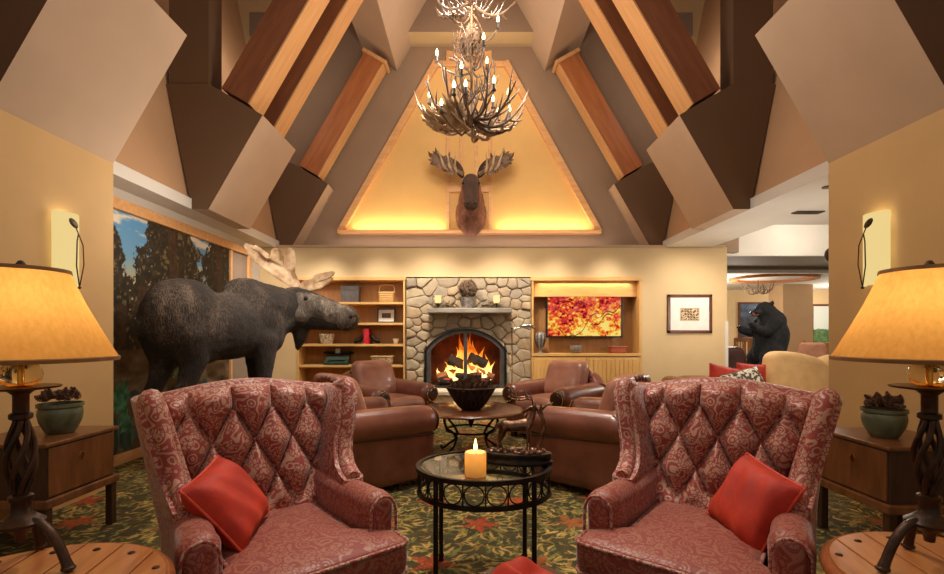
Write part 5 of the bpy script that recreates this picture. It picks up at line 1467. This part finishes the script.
# ---------------------------------------------------------------- sofa beyond the right chair
sf = thing('sofa', 'tan cloth sofa with loose back cushions seen behind the right wing chair', 'sofa', (3.95,5.80,0), 0)
b = B(); b.rbox((0,.05,.20),(2.9,.85,.32),.06,8); obj('base', b, M['sofa'], sf, 60)
for s in (-1,1):
    b = B(); b.rbox((s*1.34,.0,.37),(.26,.92,.70),.12,10); obj('arm', b, M['sofadark'], sf, 80)
b = B(); b.rbox((0,.38,.38),(2.6,.20,.68),.09,10); obj('back', b, M['sofadark'], sf, 80)
for k in range(3):
    b = B(); b.rbox((-.81+k*.81,-.08,.42),(.80,.72,.17),.07,12); obj('seat_cushion', b, M['sofa'], sf, 80)
for (xx, ag) in ((.17,.16),(.86,-.10)):
    b = B(); b.rbox((0,0,0),(.86,.24,.54),.11,14, lambda p: (p.x*(1-.10*max(0,p.z/.26)), p.y+.32*p.z, p.z+.05*math.cos(p.x/.43*PI/2)*max(0,p.z/.26)), 0, Matrix.Translation((xx,.15,.71)) @ Matrix.Rotation(ag,4,'Y')); obj('back_cushion', b, M['sofa'], sf, 80)
for x in (-1.3,1.3):
    for y in (-.33,.40):
        b = B(); b.lathe([(.03,0),(.035,.05),(0,.05)], 12, (x,y,0)); obj('foot', b, M['chestdark'], sf, 60)
m = N('leaf_print_cloth'); f, _ = m.noise(m.coord(), 22, 2); m.bsdf(m.ramp(f, [(.47, lin((226,214,190))), (.53, lin((84,70,58)))]), .8); M['printcloth'] = m.mat
throw_pillow('bright red cushion at the left of the tan sofa', (PX(726,5.75),5.78,.69), (math.radians(-16),math.radians(12),.0), .40,.36,.14, group='sofa cushions')
throw_pillow('patterned grey and cream leaf print cushion on the tan sofa', (PX(745,5.5),5.52,.68), (math.radians(-24),math.radians(-14),.1), .50,.32,.13,'printcloth','chestdark', group='sofa cushions')
throw_pillow('dark red cushion behind the patterned cushion on the tan sofa', (PX(752,5.85),5.86,.72), (math.radians(-10),math.radians(4),0), .36,.34,.12,'velvet','pipe', group='sofa cushions')

# ---------------------------------------------------------------- things in the room beyond
def slat_chair(label, x, y, rz):
    t = thing('slat_chair', label, 'chair', (x,y,0), rz, 'slatted dining chairs in the room beyond'); t.scale = (1,1,1.14)
    for sx in (-.21,.21):
        b = B(); b.box(sx-.02,sx+.02,.19,.23,0,1.05); obj('leg', b, M['rail'], t, 0, .004); b = B(); b.box(sx-.02,sx+.02,-.23,-.19,0,.44); obj('leg', b, M['rail'], t, 0, .004)
    b = B(); b.rbox((0,0,.46),(.46,.46,.06),.02,6); obj('seat', b, M['pinkcloth'], t, 60)
    b = B(); b.box(-.2,.2,.195,.225,.98,1.05); obj('back_rail', b, M['rail'], t, 0, .004); b = B(); b.box(-.2,.2,.2,.22,.56,.60); obj('back_rail', b, M['rail'], t, 0, .004)
    for k in range(5):
        b = B(); x_ = -.14+k*.07; b.box(x_-.012,x_+.012,.2,.215,.60,.98); obj('slat', b, M['rail'], t, 0)
slat_chair('slatted wooden dining chair beyond, nearest the picture wall', PX(734,9.6), 9.6, math.radians(200))
slat_chair('slatted wooden dining chair beyond, just left of the bear', PX(756,10.4), 10.4, math.radians(-30))
t = thing('slat_screen', 'low slatted wooden railing at the far right beyond the column', 'railing', (PX(823,12.0),12.0,0))
b = B(); b.box(-.5,.5,-.03,.03,1.0,1.06); b.box(-.5,.5,-.02,.02,.3,.35); obj('rail', b, M['rail'], t, 0, .004)
for k in range(9): b = B(); b.box(-.47+k*.115,-.44+k*.115,-.015,.015,.35,1.0); obj('slat', b, M['rail'], t, 0)
for x_ in (-.5,.5): b = B(); b.box(x_-.03,x_+.03,-.03,.03,0,1.1); obj('post', b, M['rail'], t, 0)
t = thing('armchair', 'dark brown leather armchair at the edge of the opening below the picture', 'armchair', (PX(743,7.95),8.05,0), math.radians(12))
b = B(); b.rbox((0,.2,.62),(.62,.2,.84),.09,10,lambda p:(p.x*(1-.15*max(0,p.z/.42)**2),p.y+.15*p.z,p.z)); obj('back', b, M['leatherdark'], t, 80); b = B(); b.rbox((0,-.08,.36),(.6,.6,.2),.06,8); obj('seat', b, M['leatherdark'], t, 80)
for s in (-1,1): b = B(); b.rbox((s*.30,-.06,.42),(.12,.62,.4),.05,8); obj('arm', b, M['leatherdark'], t, 80)
for x_ in (-.26,.26):
    for y_ in (-.3,.2): b = B(); b.box(x_-.025,x_+.025,y_-.025,y_+.025,0,.28); obj('leg', b, M['chestdark'], t, 0)
t = thing('dining_chair', 'rose upholstered dining chair with dark wood frame beside the column', 'chair', (PX(808,7.6),7.6,0), math.radians(160))
b = B(); b.rbox((0,.20,.88),(.40,.07,.50),.03,10,lambda p:(p.x*(1+.12*p.z-.25*max(0,p.z/.25)**4),p.y,p.z)); obj('backrest', b, M['pinkcloth'], t, 80)
b = B(); b.rbox((0,0,.46),(.46,.46,.08),.03,8); obj('seat', b, M['pinkcloth'], t, 80)
for sx in (-.2,.2):
    b = B(); b.box(sx-.02,sx+.02,.18,.22,0,.9); obj('leg', b, M['chestdark'], t, 0); b = B(); b.box(sx-.02,sx+.02,-.22,-.18,0,.44); obj('leg', b, M['chestdark'], t, 0)
    b = B(); b.tube([(sx*1.1,.18,.74),(sx*1.25,0,.72),(sx*1.25,-.2,.70),(sx*1.1,-.21,.44)], .016, 8); obj('arm_rail', b, M['railiron'], t, 60)
t = thing('console_table', 'dark slim iron console table behind the tan sofa', 'table', (PX(805,6.6),6.55,0))
b = B(); b.tube([(-.45,-.1,.86),(.45,-.1,.82)], .014, 8); b.tube([(-.45,.1,.86),(.45,.1,.82)], .014, 8); b.tube([(-.45,-.1,.86),(-.45,.1,.86)],.014,8); b.tube([(.45,-.1,.82),(.45,.1,.82)],.014,8); obj('top_frame', b, M['railiron'], t, 60)
for x_ in (-.44,.44):
    for y_ in (-.1,.1): b = B(); b.tube([(x_,y_,0),(x_,y_,.83)], .012, 8); obj('leg', b, M['railiron'], t, 60)
# painting behind the bear, bright window picture at the right
t = thing('painting', 'dark framed blue landscape painting on the far wall behind the bear', 'picture', (PX(752,13.95),13.97,PZ(321,13.95)))
b = B(); b.box(-.40,.40,-.02,.03,-.56,.56); obj('frame', b, M['picframe'], t, 0, .01)
us = np.linspace(-.34,.34,50); ws = np.linspace(-.5,.5,60); U, Wg = np.meshgrid(us, ws); n1 = fbm(U*5,Wg*5,71); img = np.array([50,62,78])+(n1[...,None]-.5)*np.array([120,130,140])+np.clip(Wg,0,1)[...,None]*np.array([70,90,110])
paint_grid('canvas', us, ws, lambda u, w: np.stack([u, np.full_like(u,-.022), w], 1), img, vcol('painting_oil', .6), t)
t = thing('window_picture', 'tall pale framed picture with green foot at the far right edge of the opening', 'picture', (PX(824,13.95),13.97,PZ(325,13.95)))
b = B(); b.box(-.36,.36,-.02,.03,-.66,.62); obj('frame', b, M['picframe'], t, 0, .01)
us = np.linspace(-.31,.31,40); ws = np.linspace(-.6,.56,60); U, Wg = np.meshgrid(us, ws); img = np.full(U.shape+(3,), (206,212,204.)); g_ = (Wg < -.25+.2*fbm(U*6,Wg*6,75)); img[g_] = (np.array([84,116,70])+(fbm(U*14,Wg*14,76)[...,None]-.5)*90)[g_]
paint_grid('canvas', us, ws, lambda u, w: np.stack([u, np.full_like(u,-.022), w], 1), img, vcol('picture_ink', .6), t)

# ---------------------------------------------------------------- antler chandeliers
def antler_mesh(seed, L=.62, palm_=False):
    rnd = random.Random(seed); b = B()
    main = []; n = 12
    for i in range(n+1):
        f = i/n; main.append(Vector((L*f*(1-.12*f), .10*L*math.sin(PI*f)*rnd.choice((1,1)), L*(-.16*math.sin(PI*f*.9)+.50*f**2.2))))
    b.tube(main, [.020*(1-.7*(i/n))+.003 for i in range(n+1)], 8)
    for k in range(6):
        i = 2+int(k*1.7); p = main[min(i,n)]; s = -1 if k % 2 else 1; l = L*rnd.uniform(.22,.42)
        d = Vector((rnd.uniform(.2,.7), s*rnd.uniform(.25,.8), rnd.uniform(.5,1.0))).normalized()
        b.tube([p, p+d*l*.4+Vector((0,0,.0)), p+d*l*.75+Vector((0,0,.03)), p+d*l+Vector((-.01,0,.08))], [.013,.011,.008,.0015], 7)
    if palm_:
        palm(b, (.10,0,-.02), (1,.15,.30), (0,1,.35), L*.85, L*.62, seed, 6, .25)
    return b
cen = Vector((PX(471.5,5.0), 5.0, 0))
ch = thing('antler_chandelier', 'large tiered antler chandelier with lit candle bulbs hanging in the vault', 'chandelier', (cen.x, cen.y, 3.45))
ams = [obj('antler', antler_mesh(k, .60), M['antlerdark'], ch, 60) for k in range(3)]
pms = [obj('antler', antler_mesh(10+k, .60, True), M['antlerdark'], ch, 50) for k in range(2)]
pals = obj('antler', antler_mesh(20, .60, True), M['antlertip'], ch, 50)
first = set()
def put(src, loc, rot, sc=1):
    if src.name in first: o = src.copy(); C.objects.link(o); o.parent = ch
    else: o = src; first.add(src.name)
    o.location = loc; o.rotation_euler = rot; o.scale = (sc,)*3
rnd = random.Random(8)
for k in range(13):
    a = 2*PI*k/13+.12; put(ams[k%3], (.04*math.cos(a), .04*math.sin(a), .06+.03*(k%3)), (rnd.uniform(-.6,.6), rnd.uniform(-.12,.14), a), .96)
for a, r, z in ((3.35,.10,.0),(2.6,-.2,.04),(.35,.2,.03),(1.3,0,.02),(4.2,.35,-.03)): put(pals, (.04*math.cos(a), .04*math.sin(a), z), (r, .16, a), .80)
for k in range(8):
    a = 2*PI*k/8+.5; put(ams[k%3], (.03*math.cos(a), .03*math.sin(a), .34+.05*(k%2)), (rnd.uniform(-.8,.8), -.45+rnd.uniform(-.2,.2), a), .60)
for k in range(6):
    a = 2*PI*k/6+.1; put(ams[k%3], (.03*math.cos(a), .03*math.sin(a), .62+.08*(k%3)), (rnd.uniform(-.6,.6), -.85+rnd.uniform(-.2,.2), a), .60)
for a, z in ((4.5,.78),(5.6,.74),(3.4,.70),(1.5,.8)): put(pms[int(z*100)%2], (.03*math.cos(a), .03*math.sin(a), z), (rnd.uniform(-.3,.3), -.95, a), .46)
for k in range(9):
    a = 2*PI*k/9; put(pms[k%2] if k in (5,6,3) else ams[k%3], (.03*math.cos(a), .03*math.sin(a), 1.30+.04*(k%3)), (rnd.uniform(-.6,.6), .05+rnd.uniform(-.2,.15), a), .80)
b = B(); b.tube([(0,0,.02),(0,0,2.3)], .016, 8); b.tube([(0,0,2.3),(0,0,4.44)], .008, 8); obj('stem', b, M['antlerdark'], ch, 60)
BUL = [(454,10,.25),(498,19.5,.0),(483.6,37,-.1),(437,53,.05),(461.5,66,-.2),(487,61,.2),(494,80.5,-.25),(454,85,-.3),(465.6,84,-.35),(429.5,94.6,.0),(441.5,103,-.2),(508.5,92.7,-.05),(493,99,.2),(446,113,.3),(498,112,.35),(509.5,109,.3),(474,119,.45)]
for (px, py, dd) in BUL:
    d = 4.85+dd*1.2; p = P(px, py, d)-Vector((cen.x,cen.y,3.45))
    b = B(); b.lathe([(.0,-.105),(.022,-.10),(.024,-.09),(.014,-.085),(.0135,-.03),(0,-.03)], 14, p); sck = obj('candle_sleeve', b, M['socket'], ch, 50); q0 = p+Vector((0,0,-.098)); q1 = Vector((p.x*.75,p.y*.75,p.z-.17)); q2 = Vector((p.x*.35,p.y*.35,p.z-.21)); q3 = Vector((0,0,max(p.z-.16,.03))); bb = B(); bb.tube([q0,q1,q2,q3],[.008,.010,.012,.013],8); obj('antler_arm', bb, M['antlerdark'], sck, 60)
    b = B(); b.lathe([(.006,-.03),(.014,-.018),(.017,.0),(.012,.022),(.004,.042),(.0005,.05)], 14, p); obj('bulb', b, M['bulb'], sck, 80)
# small one in the room beyond
c2 = thing('antler_chandelier', 'small antler chandelier hanging under the timber ring in the room beyond', 'chandelier', (PX(758,11),11,PZ(293,11)))
for k in range(7):
    o = ams[k%3].copy(); C.objects.link(o); o.parent = c2; o.material_slots[0].link = 'OBJECT'; o.material_slots[0].material = M['twig']; a = 2*PI*k/7; o.location = (.03*math.cos(a),.03*math.sin(a),.0); o.rotation_euler = (rnd.uniform(-.3,.3),-.1,a); o.scale = (.58,)*3
b = B(); b.tube([(0,0,0),(0,0,.30)], .012, 8); obj('stem', b, M['antlerdark'], c2, 60)
# ---------------------------------------------------------------- lights
def light(name, typ, loc, energy, color=(1,.78,.52), size=.1, rot=None, **kw):
    l = bpy.data.lights.new(name, typ); l.energy = energy; l.color = color
    if typ in ('POINT','SPOT'): l.shadow_soft_size = size
    if typ == 'AREA': l.size = size
    for k, v in kw.items(): setattr(l, k, v)
    o = bpy.data.objects.new(name, l); C.objects.link(o); o.location = loc
    if rot is not None: o.rotation_euler = rot
    return o
def spot(name, loc, tgt, energy, ang=60, blend=.6, size=.06, color=(1,.80,.56)):
    d = Vector(tgt)-Vector(loc); o = light(name, 'SPOT', loc, energy, color, size); o.data.spot_size = math.radians(ang); o.data.spot_blend = blend
    o.rotation_euler = d.to_track_quat('-Z','Y').to_euler(); return o
WARM = (1,.80,.55); NEU = (1,.91,.79)
for (x, y, z) in LAMPS: light('lamp_bulb_light', 'POINT', (x,y,z+.70), 6.2, (1,.82,.58), .03)
for s in (-1,1):
    for zz, en in ((2.06,1.0),(1.86,.7),(1.68,.5)): light('sconce_light', 'POINT', (s*2.925,3.40,zz), en, (1,.86,.46), .02)
for (xa, xb) in ((-2.0,-.45),(.45,2.0)):
    light('cove_strip', 'AREA', ((xa+xb)/2,7.94,3.05), 9, (1,.78,.42), xb-xa, (math.radians(180-20),0,0), shape='RECTANGLE', size_y=.05)
for x in (-2.3,-1.5,1.35,2.2): spot('soffit_wash', (x,7.12,2.64), (x,7.75,.8), 40, 105, .9, .15, NEU)
for x in (-.6,.5): spot('soffit_wash', (x,6.4,3.0), (x,7.5,1.3), 215, 80, .9, .12, NEU)
spot('soffit_wash', (3.4,6.5,2.6), (3.5,7.6,1.3), 85, 115, .9, .15, NEU)
spot('soffit_wash', (-3.0,6.5,2.6), (-3.0,7.6,1.2), 60, 115, .9, .15, NEU)
light('niche_strip', 'AREA', (1.85,7.66,2.10), 4, WARM, 1.5, (0,0,0), shape='RECTANGLE', size_y=.03)
light('niche_strip', 'AREA', (-1.9,7.66,2.10), 1, WARM, 1.5, (0,0,0), shape='RECTANGLE', size_y=.03)
light('fire_light', 'POINT', (fcx,7.62,.75), 16, (1,.42,.12), .12)
light('candle_light', 'POINT', (cx_,cy_,TH+.085), .30, (1,.74,.36), .008); light('candle_light', 'POINT', (cx_,cy_,TH+.15), .6, (1,.70,.36), .012)
for (dx_, dy_, dz, e) in ((.55,-.25,.42,34),(-.55,-.25,.42,34),(0,.6,.45,30),(.6,-.2,1.15,16),(-.6,-.2,1.15,16),(0,-.7,1.75,14)): light('chandelier_light', 'POINT', (cen.x+dx_,cen.y+dy_,3.45+dz), e, NEU, .2)
light('vault_fill', 'POINT', (0,2.4,3.9), 62, NEU, .3)  # unseen fill in the vault, added to brighten bulkheads and chairs
light('vault_fill', 'POINT', (0,.3,3.4), 22, NEU, .4)  # second unseen fill, added high above the camera
spot('gable_fill', (0,4.2,4.9), (0,8.0,4.2), 330, 75, .9, .2, WARM)  # unseen spotlight added to brighten the panel and mounted head
spot('ceiling_spot', (.3,2.6,5.2), (-.9,2.1,.7), 190, 30, .7, .06, NEU)
spot('ceiling_spot', (-.3,2.6,5.2), (1.0,2.1,.7), 190, 30, .7, .06, NEU)
spot('ceiling_spot', (0,3.4,5.5), (.05,2.9,.2), 560, 46, .7, .06, NEU)
spot('ceiling_spot', (0,5.2,5.6), (0,5.0,.4), 620, 60, .7, .06, NEU)
spot('ceiling_spot', (.2,4.4,5.0), (-1.9,5.7,1.5), 700, 36, .7, .06, NEU)
for x, y in ((3.6,5.0),(3.8,6.4)): light('far_soffit_fill', 'POINT', (x,y,1.6), 26, NEU, .2)  # unseen lights added below the right soffit as fill
light('mural_fill', 'POINT', (-2.2,4.4,2.3), 34, NEU, .3)  # unseen light added to brighten the mural side
for x, y in ((5.6,7.2),(6.2,11.2),(10.0,12.5),(5.2,12.6)): light('far_room_fill', 'POINT', (x,y,2.0 if y > 9 else 2.9), 60 if y < 8 else 90, NEU, .25)  # extra unseen lights added to brighten the room beyond
light('ledge_strip', 'AREA', (0,7.70,2.74), 9, NEU, 4.6, (math.radians(90+25),0,0), shape='RECTANGLE', size_y=.05)
for q in (-1,1): light('splay_fill', 'POINT', (q*3.05,6.9,5.3), 14, NEU, .2)  # unseen lights added behind the rafters to brighten the splayed walls
light('header_fill', 'POINT', (0,6.8,5.6), 26, NEU, .2)  # unseen light added to lighten the gable header
w = bpy.data.worlds.new('room_air'); bpy.context.scene.world = w; w.use_nodes = True
w.node_tree.nodes['Background'].inputs[0].default_value = (1,.90,.78,1); w.node_tree.nodes['Background'].inputs[1].default_value = .34
# ---------------------------------------------------------------- camera
cam = bpy.data.cameras.new('camera'); co = bpy.data.objects.new('camera', cam); C.objects.link(co)
co.location = (0,0,CH); co.rotation_euler = (PI/2,0,0); cam.sensor_width = 36; cam.lens = F/944*36
cam.shift_x = 1/944; cam.shift_y = 48/944; cam.clip_start = .05
sc = bpy.context.scene; sc.camera = co
sc.view_settings.view_transform = 'Standard'; sc.view_settings.look = 'None'; sc.view_settings.gamma = 1; sc.view_settings.use_curve_mapping = False
sc.view_settings.exposure = -0.12
try:
    sc.cycles.use_denoising = True; sc.cycles.max_bounces = 10; sc.cycles.transmission_bounces = 8; sc.cycles.sample_clamp_indirect = 4; sc.cycles.caustics_reflective = False; sc.cycles.caustics_refractive = False
except Exception: pass
